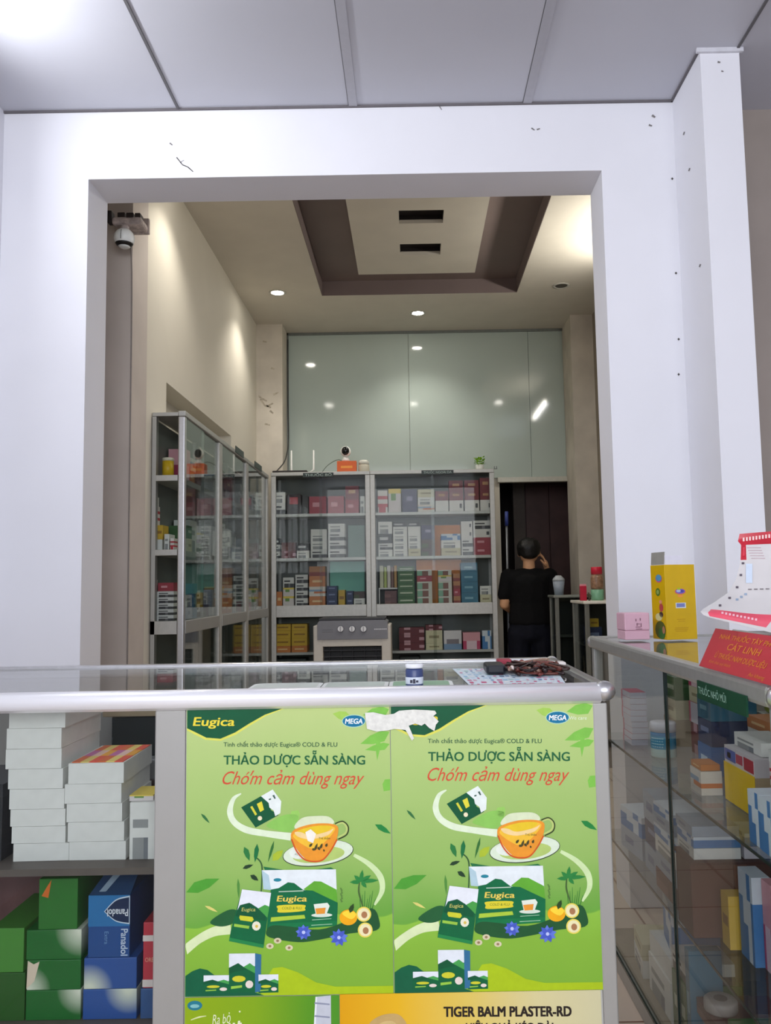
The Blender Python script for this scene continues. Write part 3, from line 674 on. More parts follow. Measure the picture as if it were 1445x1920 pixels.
# goods seen through the end pane of the first side cabinet
YE = 4.215
def end_box(px0, px1, py0, z, key, where, hpx, d=.10):
    A, B = at_y(px0, py0, YE), at_y(px1, py0, YE); h = hpx * YE / FPX; A.x = max(A.x, XW + .008)
    carton((A.x + B.x) / 2, YE, z + .0005, B.x - A.x, d, h - .001, key, lab(key, where), 'boxes behind the end pane')
def tin(px, z, r, h, cbody, clid, label):
    e = empty('round_tin', (at_y(px, 880, YE + r).x, YE + r, z), label, 'tin', 'yellow tins behind the end pane')
    g = MB(); g.lathe([(r, 0), (r, h * .85)], mat(cbody, 0.35), seg=24); g.build('body', e)
    g = MB(); g.lathe([(r * 1.02, h * .852), (r * 1.02, h), (r * .9, h + .003)], mat(clid, 0.35), seg=24); g.build('lid', e)
tin(284, ZA, .022, .128, (214, 170, 20), (206, 164, 24), 'tall yellow tin by the pillar on the end pane top shelf')
tin(315, ZA, .029, .095, (216, 176, 24), (224, 216, 196), 'short yellow tin with pale lid on the end pane top shelf')
end_box(273, 304, 1020, ZM, 'w', 'foot of the stack behind end pane, middle shelf', 20)
zz = ZM + 20 * YE / FPX
end_box(273, 305, 1000, zz, 'yl', 'lying on a white box behind end pane, middle shelf', 27); zz += 27 * YE / FPX
end_box(273, 282, 980, zz, 'wt', 'tallest upright on the end pane yellow box', 54, .05)
end_box(283, 289, 980, zz, 'w', 'second upright on the end pane yellow box', 46, .05)
end_box(290, 294, 980, zz, 'wrs', 'narrow upright on the end pane yellow box', 36, .05)
end_box(308, 317, 1020, ZM, 'wt', 'small, by the yellow box behind end pane', 30)
end_box(319, 326, 1020, ZM, 'wrs', 'small, by the end post on the middle shelf', 22)
z = ZR1
for i in range(5): end_box(294, 325, 1170, z, 'wd', '%s up in stack behind end pane, low shelf' % ORD[i + 1], 11); z += 11 * YE / FPX
end_box(296, 325, 1110, z, 'pr', 'topmost on the white stack behind the end pane', 16)
z = ZR1
for i, (k, hh) in enumerate((('bl', 17), ('wo', 8), ('bl', 16))): end_box(273, 291, 1170, z, k, '%s up in the short stack by the pillar' % ORD[i + 1], hh); z += hh * YE / FPX
end_box(278, 284, 1110, z, 'w', 'slim upright on the blue stack by the pillar', 36, .04)
end_box(276, 318, 1250, .50, 'gw', 'behind the end pane, shelf under the rail', 80)

# ------------------------------------------------------------------ front display counter
YP = 1.70            # front face
ZTOP = 0.995
CXR = 0.385          # end of the counter
CXL = -1.45
YBACK = 2.33
e = FC = empty('display_counter', (0, YP, 0), 'long aluminium and glass counter across the front with green posters on its face', 'counter')
def P(n, lo, hi, m, bev=0.0, par=None, label=None): return part(n, (lo[0], lo[1] - YP, lo[2]), (hi[0], hi[1] - YP, hi[2]), m, par or FC, bev, label)
BRIGHT = mat((240, 240, 244), 0.3, 0.35, 0.004, 8, 0.6)
b = MB()      # rounded front rail
prof = [(-.004, -.030), (-.016, -.024), (-.022, -.010), (-.020, .003), (-.010, .009), (.006, .010), (.022, .008), (.022, -.030)]
L0 = [(CXL, y, ZTOP - .004 + z) for y, z in prof]; L1 = [(CXR - .012, y, ZTOP - .004 + z) for y, z in prof]
va = [b.bm.verts.new(p) for p in L0]; vb = [b.bm.verts.new(p) for p in L1]; n = len(prof)
b.mi(BRIGHT)
for i in range(n):
    f = b.bm.faces.new((va[i], va[(i + 1) % n], vb[(i + 1) % n], vb[i])); f.smooth = 1 <= i <= 4
b.bm.faces.new(va[::-1]); b.bm.faces.new(vb); b.build('front_rail', FC)
P('back_rail', (CXL, YBACK - .02, ZTOP - .03), (CXR - .012, YBACK + .012, ZTOP + .004), ALU, .005)
P('end_rail', (CXR - .022, YP + .012, ZTOP - .03), (CXR + .006, YBACK - .02, ZTOP + .005), ALU, .007)
g = MB(); g.ball((CXR - .004, -.004, ZTOP - .010), .023, ALU, 14, (1, .9, .9)); g.build('corner_cap', FC)
g = MB(); g.ball((CXR - .004, YBACK - YP - .004, ZTOP - .010), .018, ALU, 14); g.build('corner_cap', FC)
P('glass_top', (CXL, YP + .016, ZTOP - .008), (CXR - .02, YBACK - .016, ZTOP - .002), GLASS)
P('post', (-.520, YP - .002, 0), (-.4585, YP + .03, ZTOP - .034), ALU_DULL, .003)
P('post', (.3575, YP - .002, 0), (CXR + .002, YP + .03, ZTOP - .034), ALU_DULL, .003)
P('post', (CXR - .026, YBACK - .03, 0), (CXR, YBACK, ZTOP - .03), ALU_DULL, .003)
P('post', (-.520, YBACK - .03, 0), (-.47, YBACK, ZTOP - .03), ALU_DULL, .003)
P('post', (CXL, YP - .002, 0), (CXL + .04, YP + .03, ZTOP - .034), ALU_DULL, .003)
P('front_glass', (CXL + .04, YP + .008, .05), (-.520, YP + .012, ZTOP - .034), GLASS)
P('end_glass', (CXR - .012, YP + .03, .05), (CXR - .008, YBACK - .03, ZTOP - .03), GLASS)
P('poster_board', (-.4585, YP + .002, .05), (.3575, YP + .008, ZTOP - .034), mat((186, 186, 182), 0.5))
P('lower_rail', (CXL, YP, .0), (CXR, YP + .03, .05), ALU_DULL, .003)
ZSH = .647
P('shelf', (CXL + .04, YP + .03, ZSH - .014), (CXR - .02, YBACK - .02, ZSH), mat((96, 88, 82), 0.5, 0.1))
P('bottom_deck', (CXL, YP + .03, .318), (CXR - .02, YBACK - .01, .332), mat((110, 100, 92), 0.5, 0.1))
P('back_panel', (CXL, YBACK - .012, .05), (-.10, YBACK - .004, ZTOP - .03), mat((150, 146, 142), 0.55, 0.1, 0.05, 3))
P('back_panel', (-.10, YBACK - .004, .05), (CXR - .02, YBACK + .004, ZTOP - .03), mat((150, 146, 142), 0.55, 0.1, 0.05, 3))

# goods in the open bay of the counter
YG = 1.78
GA = 'white boxes on the counter shelf'
def fbox(px0, px1, py_top, py_bot, z, key, label, d=.2, yaw=0.0, Y=YG, mesh=None, name='medicine_box'):
    A, B = at_y(px0, (py_top + py_bot) / 2, Y), at_y(px1, (py_top + py_bot) / 2, Y); h = (py_bot - py_top) * Y / FPX
    o = carton((A.x + B.x) / 2, Y, z, B.x - A.x, d, h - .0006, key, label, GA, rz=yaw, name=name)
    return z + h
stackA = [(30, 132, 31.5, 'wc'), (25.5, 125.5, 30, 'wc'), (22.5, 124.5, 30.5, 'wc'), (19.5, 122, 36, 'w'), (16.5, 118.5, 36, 'w'), (11, 115, 36, 'w'), (11.5, 114.5, 37, 'w'), (15.5, 121, 36, 'wc')]
z = ZSH + .0005
for i, (a, b_, h, k) in enumerate(stackA):
    k2 = 'w'
    z = fbox(a, b_, 1400, 1400 + h, z, k2, 'white carton, %s up in the tall stack of eight in the counter' % ORD[i + 1], .22, random.uniform(-.03, .03))
stackB = [(133, 238, 33), (130, 234, 34.5), (127, 230, 33), (123, 228, 35), (129, 232, 37)]
z = ZSH + .0005
for i, (a, b_, h) in enumerate(stackB):
    z = fbox(a, b_, 1400, 1400 + h, z, 'w', 'white carton, %s up in the stack of five beside the tall one' % ORD[i + 1], .2, random.uniform(-.02, .02))
A, B = at_y(129, 1436, YG), at_y(232, 1436, YG)
zt5 = z
t = MB(); cols = [(226, 110, 60), (240, 170, 60), (236, 210, 120), (200, 110, 170), (232, 90, 70), (240, 200, 190)]
for i in range(6):
    for j in range(3):
        x0 = A.x + .004 + (B.x - A.x - .008) * i / 6; x1 = A.x + .004 + (B.x - A.x - .008) * (i + 1) / 6
        t.box((x0, YG + .006 + j * .062, zt5 - .0003), (x1, YG + .006 + (j + 1) * .062, zt5 + .0012), C(*cols[(i * 2 + j * 3) % 6]))
tag(t.build('picture_card'), 'colourful orange and yellow card lying on the stack of five', 'card')
for i in range(6): z = ZSH + .0005 + i * .026; carton(-.918, YG + .004, z, .11, .2, .0254, 'k', 'black and white carton, %s up at the very edge of the counter' % ORD[i + 1], GA)
z = fbox(243, 291, 1511, 1612, ZSH + .0005, 'wt', 'upright white carton with small print and code by the wide post', .1)
carton(-.575, YG + .01, z, .05, .08, .012, 'wg', 'flat green and white packet on the upright white carton', GA)
# dim things further back on the shelf
A, B = at_y(205, 1425, 2.15), at_y(300, 1425, 2.15)
bk = MB().box((A.x, 2.16, ZSH + .0005), (B.x, 2.28, ZSH + .235), mat((26, 34, 34), 0.25), .004).build('dark_case'); tag(bk, 'dark glossy case at the back of the counter shelf', 'case')
cb = MB().box((A.x - .02, 2.15, ZSH + .236), (B.x + .02, 2.29, ZSH + .29), mat((172, 152, 122), 0.6), .003).build('cardboard_tray'); tag(cb, 'beige cardboard tray on the dark case in the counter', 'tray')
gp = at_y(268, 1470, 2.06)
e = empty('folding_fan', (gp.x, 2.06, ZSH + .001), 'dark handled metal scissors case leaning behind the upright white carton', 'case')
part('metal_lid', (-.05, -.02, 0), (.06, .03, .15), mat((140, 142, 146), 0.35, 0.5), e, .004); part('dark_edge', (-.04, -.035, .08), (.05, -.0205, .105), mat((60, 40, 38), 0.4), e, .003)
e.name = 'instrument_case'; e['label'] = 'grey metal case with dark edge behind the upright white carton'
# lower compartment
ZLO = .3325
def glow(name, base, cx, cz, rad):
    """printed pale burst on a coloured carton, in object space"""
    M = bpy.data.materials.new(name); M.use_nodes = True
    nt = M.node_tree; b = nt.nodes['Principled BSDF']; tc = nt.nodes.new('ShaderNodeTexCoord')
    mp = nt.nodes.new('ShaderNodeMapping'); mp.inputs['Location'].default_value = (-cx / rad, 0, -cz / rad); mp.inputs['Scale'].default_value = (1 / rad, 0, 1 / rad)
    gr = nt.nodes.new('ShaderNodeTexGradient'); gr.gradient_type = 'SPHERICAL'
    rp = nt.nodes.new('ShaderNodeValToRGB'); rp.color_ramp.elements[0].color = lin(base); rp.color_ramp.elements[1].color = lin((222, 228, 208)); rp.color_ramp.elements[1].position = 0.85
    nt.links.new(tc.outputs['Object'], mp.inputs[0]); nt.links.new(mp.outputs[0], gr.inputs[0]); nt.links.new(gr.outputs['Fac'], rp.inputs[0]); nt.links.new(rp.outputs[0], b.inputs['Base Color'])
    b.inputs['Roughness'].default_value = 0.35
    return M
def pbox(px0, px1, py0, py1, z, base, label, burst=None, Y=YG, d=.2, name='pharmacy_carton', extra=None):
    A, B = at_y(px0, (py0 + py1) / 2, Y), at_y(px1, (py0 + py1) / 2, Y); h = (py1 - py0) * Y / FPX; w = B.x - A.x
    m_ = glow('carton_print', base, burst[0] * w, burst[1] * h, burst[2]) if burst else C(*base)
    e = empty(name, ((A.x + B.x) / 2, Y, z), label, 'box', 'cartons in the lower bay of the counter')
    b = MB(); b.box((-w / 2, 0, 0), (w / 2, d, h - .0006), m_, .0015); b.build('carton', e)
    return e, w, h, z + h
GREEN, BLUE = (20, 106, 40), (38, 84, 158)
z = ZLO
e, w, h, z = pbox(48, 151, 1861, 1913, z, GREEN, 'green carton with pale burst, lowest of the green stack in the counter', (.5, 1.0, .05))
e, w, h, z = pbox(50, 151, 1809, 1861, z, GREEN, 'green carton with pale petal, second up in the green stack', (-.5, 0.0, .05))
b = MB(); b.face([(-w / 2, -.0006, h * .05), (-w / 2 + .016, -.0006, h * .3), (-w / 2 + .026, -.0006, h * .95), (-w / 2 + .014, -.0006, h * .86), (-w / 2 + .002, -.0006, h * .98)], C(226, 208, 186)); b.build('petal_print', e)
e, w, h, z = pbox(49, 152, 1757, 1809, z, GREEN, 'green carton with pale burst, third up in the green stack', (.5, 1.0, .055))
e, w, h, z = pbox(72, 145, 1668, 1757, z, (44, 116, 44), 'tall green carton with orange flame mark, topmost of the green stack', None)
b = MB(); b.face([(-w / 2 + .006, -.0006, h * .66), (-w / 2 + .02, -.0006, h * .62), (-w / 2 + .026, -.0006, h * .98), (-w / 2 + .018, -.0006, h * .86)], C(214, 110, 40)); b.build('flame_print', e)
pbox(-30, 46, 1830, 1913, ZLO, (40, 92, 34), 'dark green carton cut off at the end of the counter, lower bay', None)
pbox(-20, 44, 1752, 1829, ZLO + .0948, (74, 140, 56), 'pale green carton on a dark green one, end of the lower bay', None)
z = ZLO
e, w, h, z = pbox(155, 256, 1859, 1911, z, BLUE, 'blue carton with pale burst near its corner, foot of the blue stack', (.35, 1.0, .05))
e, w, h, z = pbox(157, 256, 1805, 1859, z, BLUE, 'blue carton with pale lower corner, second up in the blue stack', (-.4, 0.0, .05))
ztop = z
e, w, h, z = pbox(165, 243, 1697, 1805, z, (32, 78, 142), 'tall blue painkiller carton with white lettering on the blue stack', None)
b = MB(); b.face([(-w / 2, -.0005, h), (-w / 2, -.0005, h * .5), (w / 2, -.0005, h * .5), (w / 2, -.0005, h)], C(40, 116, 176)); b.build('upper_print', e)
pts = catmull([(-w * .12, 0, h * .74), (w * .16, 0, h * .93), (w * .5, 0, h * .99)], 6) + catmull([(w * .5, 0, h * .53), (w * .16, 0, h * .58), (-w * .12, 0, h * .74)], 6)
b = MB(); b.face([(p.x, -.0008, p.z) for p in pts], C(206, 222, 236)); b.build('lens_outline_print', e)
pc = Vector((w * .24, 0, h * .75))
b = MB(); b.face([(min(pc.x + (p.x - pc.x) * .93, w * .5), -.0011, pc.z + (p.z - pc.z) * .9) for p in pts], C(16, 40, 78)); b.build('lens_print', e)
text_obj('brand_lettering', 'Panadol', .02, C(226, 232, 240), e, (w * .46, -.0014, h * .775), (math.radians(90), math.pi, 0), bold=.02, width=w * .5)
text_obj('brand_lettering', 'Panadol', .02, C(200, 216, 236), e, (w * .30, -.0014, h * .46), (math.radians(90), math.radians(90), 0), bold=.02, width=h * .43)
text_obj('small_lettering', 'Extra', .012, C(120, 160, 204), e, (-w * .1, -.0014, h * .42), (math.radians(90), math.radians(90), 0), width=h * .2)
fl_ = MB(); fl_.face([(-w / 2, .0, h), (w / 2, .0, h), (w / 2 + .006, .07, h + .052), (-w / 2 + .03, .07, h + .05)], C(36, 66, 104)); fl_.face([(-w / 2 + .02, .004, h + .006), (-w / 2 + .034, .004, h + .006), (-w / 2 + .062, .05, h + .04), (-w / 2 + .046, .05, h + .04)], C(150, 170, 190)); fl_.build('open_flap', e)
pbox(263, 300, 1850, 1902, ZLO, (52, 88, 140), 'small blue carton half hidden by the wide post, lower bay', None)
e, w, h, z = pbox(268, 312, 1736, 1850, ZLO + .0595, (190, 54, 70), 'red and white striped carton half hidden by the wide post', None)
for q, hh in ((.71, .09), (.02, .11)): part('white_band', (-w / 2 - .0004, -.0008, h * q), (w / 2, .001, h * (q + hh)), C(226, 214, 210), e)
text_obj('lettering', 'ORESOL', .012, C(240, 180, 150), e, (-w * .4, -.0012, h * .4), width=w * .7)
# dull maroon bag standing behind the green stack
g = MB(); rr = random.Random(5)
A = at_y(60, 1700, 2.1)
pts = catmull([(-.28, 0, 0), (-.3, 0, .14), (-.2, 0, .22), (-.05, 0, .25), (.1, 0, .24), (.24, 0, .17), (.3, 0, .08), (.3, 0, 0)], 5)
g.prism([(p.x, p.z) for p in pts], -.06, .05, mat((118, 84, 84), 0.45, 0, 0.25, 14, 0.4, 0, 0.4))
o = g.build('plastic_bag', None, (A.x, 2.16, ZLO)); tag(o, 'crumpled dull maroon bag behind the green cartons, lower bay', 'bag')

# ------------------------------------------------------------------ things on the counter top
ZC = ZTOP - .0015
pb = at_z(777, 1289, ZC)
e = empty('pill_bottle', (pb.x, pb.y + .02, ZC), 'small blue labelled bottle with white cap on the counter glass', 'bottle')
r = .0185 * (pb.y / 1.75)
g = MB(); g.lathe([(r * .95, 0), (r, .003), (r, .034), (r * .85, .038)], mat((60, 74, 116), 0.3), mats=[mat((150, 170, 200), 0.3), mat((58, 72, 116), 0.3), mat((58, 72, 116), 0.3)], seg=28); g.build('body', e)
g = MB(); g.lathe([(r * 1.005, .006), (r * 1.02, .007), (r * 1.02, .019), (r * 1.005, .02)], mat((206, 214, 226), 0.4), seg=28); g.build('paper_label', e)
b = MB()
for x0, z0, x1, z1 in ((-.009, .009, -.004, .015), (-.003, .008, .002, .017), (.003, .010, .008, .014)): b.box((x0, -r * 1.06, z0), (x1, -r * .93, z1), C(44, 42, 60))
b.build('label_print', e)
g = MB(); g.lathe([(r * .98, .038), (r * 1.02, .040), (r * 1.02, .046), (r * .8, .0475)], mat((232, 234, 238), 0.3), seg=28); g.build('cap', e)
# flat tray of three printed panels
q = [at_z(468, 1293, ZC), at_z(850, 1293, ZC), at_z(850, 1280, ZC), at_z(490, 1283, ZC)]
e = empty('coin_tray', (0, 0, ZC), 'flat divided tray with green white rounded panels along the front rail', 'tray')
def rrect(x0, y0, x1, y1, r, z, n=5):
    out = []
    for cx, cy, a0 in ((x1 - r, y1 - r, 0), (x0 + r, y1 - r, 90), (x0 + r, y0 + r, 180), (x1 - r, y0 + r, 270)):
        for k in range(n + 1): a = math.radians(a0 + 90 * k / n); out.append((cx + r * math.cos(a), cy + r * math.sin(a), z))
    return out
X0, X1, Yn = at_z(470, 1288, ZC).x, at_z(850, 1284, ZC).x, YP + .035
Yf = at_z(660, 1279, ZC).y
for i, (fa, fb, cc) in enumerate(((0, .35, (214, 222, 216)), (.355, .68, (196, 208, 200)), (.685, 1, (150, 190, 158)))):
    xa, xb = X0 + (X1 - X0) * fa, X0 + (X1 - X0) * fb
    b = MB(); b.face(rrect(xa, Yn, xb, Yf, .02, .0006), mat((240, 244, 242), 0.3)); b.face(rrect(xa + .008, Yn + .008, xb - .008, Yf - .008, .014, .0010), mat(cc, 0.3)); b.build('rounded_panel', e)
# price flyer
q = [at_z(848, 1254, ZC), at_z(1040, 1253, ZC), at_z(1066, 1287, ZC), at_z(884, 1291, ZC)]
qn = [Vector(p) for p in q]; qn[2].y = max(qn[2].y, YP + .03); qn[3].y = max(qn[3].y, YP + .03)
e = empty('price_flyer', (0, 0, ZC + .0004), 'pale blue printed flyer lying on the counter end', 'flyer')
b = MB(); b.face([(p.x, p.y, 0) for p in qn], mat((214, 228, 238), 0.5)); b.build('sheet', e)
rf = random.Random(11); b = MB()
pal = [(150, 196, 226), (180, 212, 234), (204, 120, 156), (230, 236, 240), (120, 150, 190), (96, 120, 150), (214, 170, 190), (160, 200, 196)]
def bil(u, v): return (qn[0] * (1 - u) + qn[1] * u) * (1 - v) + (qn[3] * (1 - u) + qn[2] * u) * v
for i in range(16):
    for j in range(9):
        u0, v0 = .03 + i * .06, .04 + j * .105; u1, v1 = u0 + rf.uniform(.02, .055), v0 + rf.uniform(.03, .08)
        c_ = pal[rf.randrange(len(pal))] if j < 7 else ((206, 80, 130) if rf.random() < .6 else (236, 238, 240))
        b.face([(p.x, p.y, .0004) for p in (bil(u0, v0), bil(u1, v0), bil(u1, v1), bil(u0, v1))], C(*c_))
b.build('picture_print', e)
# tangle of dark cords and beads
tc = at_z(985, 1262, ZC)
e = empty('bead_bundle', (tc.x, tc.y, ZC + .002), 'tangle of dark brown cords and beads with black clip on the flyer', 'bundle')
rt = random.Random(4); cols = [(52, 30, 26), (96, 46, 38), (150, 120, 104), (40, 26, 26), (116, 60, 54)]
for i in range(11):
    a0 = rt.uniform(0, 6.28); pts = []
    for k in range(6):
        pts.append((rt.uniform(-.055, .085), rt.uniform(-.10, .10), rt.uniform(.003, .022)))
    g = MB(); g.tube(catmull(pts, 7), rt.uniform(.0022, .0042), mat(cols[i % 5], 0.35), 6); g.build('cord', e)
for i in range(16):
    g = MB(); g.ball((rt.uniform(-.05, .085), rt.uniform(-.09, .09), .007 + rt.uniform(0, .012)), rt.uniform(.005, .008), mat(cols[(i * 2) % 5] if i % 4 else (222, 206, 200), 0.3), 10); g.build('bead', e)
part('black_clip', (-.095, -.04, 0), (-.05, .05, .022), mat((24, 26, 34), 0.35), e, .006); part('red_clasp', (-.06, .05, .012), (-.025, .09, .026), mat((150, 40, 60), 0.4), e, .004)
part('white_tag', (.05, .02, .012), (.10, .06, .02), mat((226, 218, 214), 0.4), e, .003)

# ------------------------------------------------------------------ posters on the counter face
KX, KZ = 0.407 / 390.0, 0.551 / 538.0
YS = YP - 0.001
def pm(px, py): return ((px - 350) * KX, -((py - 1330) + .0175 * (px - 350)) * KZ)
def c1(x, y): return pm(340 + x / 3.44, 1300 + y / 3.44)       # points read in the upper enlargement
def c2(x, y): return pm(340 + x / 3.44, 1600 + y / 3.44)       # points read in the lower enlargement
INK = {}
def ink(c): return mat(c, 0.4, 0, 0.05, 60, 0.3)
LAY = [0]
def shape(b, pts, c, layer, curve=0, clipx=True):
    if curve: pts = [(p.x, p.z) for p in catmull([(x, 0, z) for x, z in pts], curve, True)]
    if clipx: pts = [(min(max(x, 0.0008), .4062), min(max(z, -.5502), -.0008)) for x, z in pts]
    LAY[0] = (LAY[0] + 1) % 400
    b.face([(x, -.00012 * layer - LAY[0] * 1.5e-7, z) for x, z in pts], ink(c))
def oval(b, c, rx, rz, col, layer, n=22, rot=0.0):
    pts = []
    for i in range(n):
        a = 2 * math.pi * i / n; x, z = rx * math.cos(a), rz * math.sin(a)
        pts.append((c[0] + x * math.cos(rot) - z * math.sin(rot), c[1] + x * math.sin(rot) + z * math.cos(rot)))
    shape(b, pts, col, layer)
def ribbon(b, pts, wds, col, layer, n=8):
    P = catmull([(x, 0, z) for x, z in pts], n); N = len(P)
    for i in range(N - 1):
        ta, tb = (P[min(i + 1, N - 1)] - P[max(i - 1, 0)]).normalized(), (P[min(i + 2, N - 1)] - P[i]).normalized()
        def wd(k):
            f = k / (N - 1) * (len(wds) - 1); j = min(int(f), len(wds) - 2); return wds[j] + (wds[j + 1] - wds[j]) * (f - j)
        na, nb = Vector((-ta.z, 0, ta.x)) * wd(i), Vector((-tb.z, 0, tb.x)) * wd(i + 1)
        q = [P[i] - na, P[i + 1] - nb, P[i + 1] + nb, P[i] + na]
        b.face([(min(max(p.x, .0008), .4062), -.00012 * layer - i * 2e-7, p.z) for p in q], ink(col))
def leaf(b, a, t, wd, col, layer):
    a, t = Vector((a[0], 0, a[1])), Vector((t[0], 0, t[1])); d = t - a; n = Vector((-d.z, 0, d.x)).normalized() * wd
    pts = [a, a + d * .3 + n, a + d * .65 + n * .8, t, a + d * .65 - n * .7, a + d * .3 - n * .8]
    shape(b, [(p.x, p.z) for p in pts], col, layer)
def txt(name, s, px0, px1, py_base, hpx, col, par, layer=9, shear=0, bold=0, conv=None):
    """lettering between two picture columns of the first poster"""
    x0, z0 = pm(px0, py_base); x1, z1 = pm(px1, py_base)
    return text_obj(name, s, hpx * KZ / .72, ink(col), par, (x0, -.00012 * layer, z0), (math.radians(90), math.radians(1.0), 0), shear=shear, bold=bold, width=(x1 - x0))
PAPER = grad_mat('poster_green', 2, [(0.0, (122, 172, 52)), (0.17, (132, 180, 58)), (0.262, (140, 190, 66)), (0.266, (104, 164, 62)), (0.45, (146, 184, 96)), (0.8, (172, 198, 120)), (1.0, (186, 204, 132))], 0.32, noise=0.16)
DG, MG, LG, YL = (0, 84, 50), (62, 150, 40), (150, 200, 80), (228, 218, 70)
def make_poster(x0, ztop, label, variant):
    e = empty('advertising_poster', (x0, YS, ztop), label, 'poster', 'green herbal tea posters on the counter', (0, math.radians(0.0), 0))
    b = MB(); b.face([(0, 0, -.551), (.407, 0, -.551), (.407, 0, 0), (0, 0, 0)], PAPER); b.box((0, .0001, -.551), (.407, .0009, 0), ink((220, 226, 210))); SHEET = b
    # corner swoosh with yellow rim
    b = MB(); sw = [pm(351, 1331), pm(534, 1328), pm(500, 1340), pm(470, 1357), pm(443, 1374), pm(415, 1386), pm(388, 1384), pm(366, 1373), pm(351, 1366)]
    rim = [pm(351, 1331), pm(538, 1328), pm(503, 1342), pm(473, 1360), pm(445, 1378), pm(416, 1390), pm(386, 1388), pm(364, 1377), pm(351, 1370)]
    shape(b, rim, (216, 216, 90), 1); shape(b, sw, DG, 2); b.build('corner_print', e)
    txt('brand_lettering', 'Eugica', 362, 442, 1361, 17, (232, 212, 60), e, 3, .12, .02)
    b = MB(); oval(b, pm(671, 1352), 23 * KX, 12.5 * KZ, (170, 214, 190), 2); oval(b, pm(671, 1352), 21.5 * KX, 11 * KZ, (0, 110, 150), 3); b.build('maker_logo_print', e)
    txt('maker_lettering', 'MEGA', 654, 688, 1357, 10, (236, 240, 240), e, 4, .15, .03)
    txt('maker_lettering', 'We care', 693, 727, 1356, 7, (226, 236, 214), e, 4, .1)
    txt('small_lettering', 'Tinh chất thảo dược Eugica® COLD & FLU', 421, 639, 1401, 8.5, (30, 84, 56), e, 4, 0, .008)
    txt('headline_lettering', 'THẢO DƯỢC SẴN SÀNG', 421, 692, 1435, 17.5, (24, 96, 56), e, 4, 0, .022)
    txt('slogan_lettering', 'Chớm cảm dùng ngay', 419, 690, 1473, 26, (210, 78, 52), e, 4, .42, 0)
    b = SHEET     # blurred green leaf shadows printed at the edge
    for p, q, wd in ((c1(1390, 250), c1(1180, 330), .012), (c1(1390, 330), c1(1210, 370), .008), (c1(1390, 100), c1(1200, 140), .013), (c1(1385, 560), c1(1330, 640), .014), (c1(1300, 250), c1(1290, 440), .005)):
        leaf(b, p, q, wd, (124, 190, 74), 1)
    leaf(b, c1(1120, 150), c1(1000, 130), .010, (160, 200, 84), 1)
    leaf(b, c1(725, 770), c1(770, 830), .012, (150, 202, 96), 1); shape(b, [c1(560, 860), c1(660, 800), c1(730, 790), c1(770, 810), c1(720, 900), c1(620, 890)], (138, 196, 90), 1, 4)
    ribbon(b, [c1(395, 655), c1(345, 690), c1(322, 770), c1(350, 840), c1(430, 890), c1(560, 915), c1(720, 935)], [.001, .004, .006, .006, .0065, .006, .0075], (222, 236, 206), 2)
    ribbon(b, [c2(1130, 20), c2(1230, 80), c2(1300, 160), c2(1310, 250), c2(1260, 340)], [.003, .005, .006, .005, .002], (206, 228, 172), 2)
    ribbon(b, [c2(30, 630), c2(120, 560), c2(220, 510), c2(330, 490)], [.009, .008, .009, .011], (216, 230, 180), 2)
    b = MB()      # tea bag
    shape(b, [c1(395, 745), c1(525, 672), c1(580, 720), c1(590, 762), c1(618, 778), c1(640, 795), c1(490, 876)], DG, 3)
    shape(b, [c1(525, 672), c1(602, 628), c1(658, 705), c1(652, 782), c1(618, 802), c1(608, 765), c1(580, 745), c1(575, 715)], (228, 236, 232), 4)
    shape(b, [c1(455, 742), c1(468, 735), c1(500, 790), c1(487, 797)], (210, 206, 60), 5); shape(b, [c1(498, 722), c1(530, 705), c1(545, 760), c1(520, 775)], (222, 212, 60), 5); oval(b, c1(518, 815), .0045, .0045, (236, 226, 190), 5, 10)
    shape(b, [c1(575, 690), c1(590, 685), c1(592, 694), c1(578, 698)], (60, 90, 80), 6); shape(b, [c1(600, 668), c1(612, 662), c1(622, 686), c1(614, 690)], (60, 90, 80), 6)
    b.build('tea_bag_print', e)
    b = SHEET     # small leaves
    for p, q, wd, col in ((c1(132, 785), c1(190, 848), .003, (48, 110, 60)), (c1(1270, 855), c1(1372, 915), .006, (30, 130, 60)), (c2(40, 260), c2(255, 172), .012, (76, 156, 50)), (c1(415, 1000), c1(450, 1090), .006, (40, 120, 60)), (c1(500, 980), c1(485, 1100), .005, (20, 110, 60)),
                          (c1(405, 1140), c1(475, 1115), .004, (30, 60, 36)), (c2(455, 150), c2(508, 185), .005, (30, 60, 36)), (c2(375, 170), c2(380, 300), .003, (80, 140, 60)), (c1(610, 960), c1(570, 1100), .003, (50, 110, 50)), (c1(600, 1090), c1(670, 1020), .008, (170, 190, 50))):
        leaf(b, p, q, wd, col, 4)
    ribbon(b, [c1(480, 1060), c1(530, 1120), c1(525, 1300)], [.0012, .0015, .0012], (50, 90, 50), 3)
    b = MB()      # saucer and cup
    oval(b, c1(897, 1040), 232 / 3.44 * KX, 84 / 3.44 * KZ, (40, 50, 40), 5, 30, .10); oval(b, c1(897, 1038), 228 / 3.44 * KX, 80 / 3.44 * KZ, (216, 230, 206), 6, 30, .10)
    oval(b, c1(900, 1050), 170 / 3.44 * KX, 52 / 3.44 * KZ, (176, 200, 110), 7, 26, .08)
    oval(b, c1(780, 1040), 70 / 3.44 * KX, 40 / 3.44 * KZ, (226, 234, 222), 7)
    b.build('saucer_print', e)
    b = MB()
    ribbon(b, [c1(1010, 850), c1(1060, 835), c1(1095, 870), c1(1085, 920), c1(1030, 950)], [.0012] * 5, (50, 60, 30), 8)
    ribbon(b, [c1(1015, 856), c1(1060, 844), c1(1085, 875), c1(1075, 912), c1(1025, 940)], [.0018] * 5, (190, 206, 120), 8)
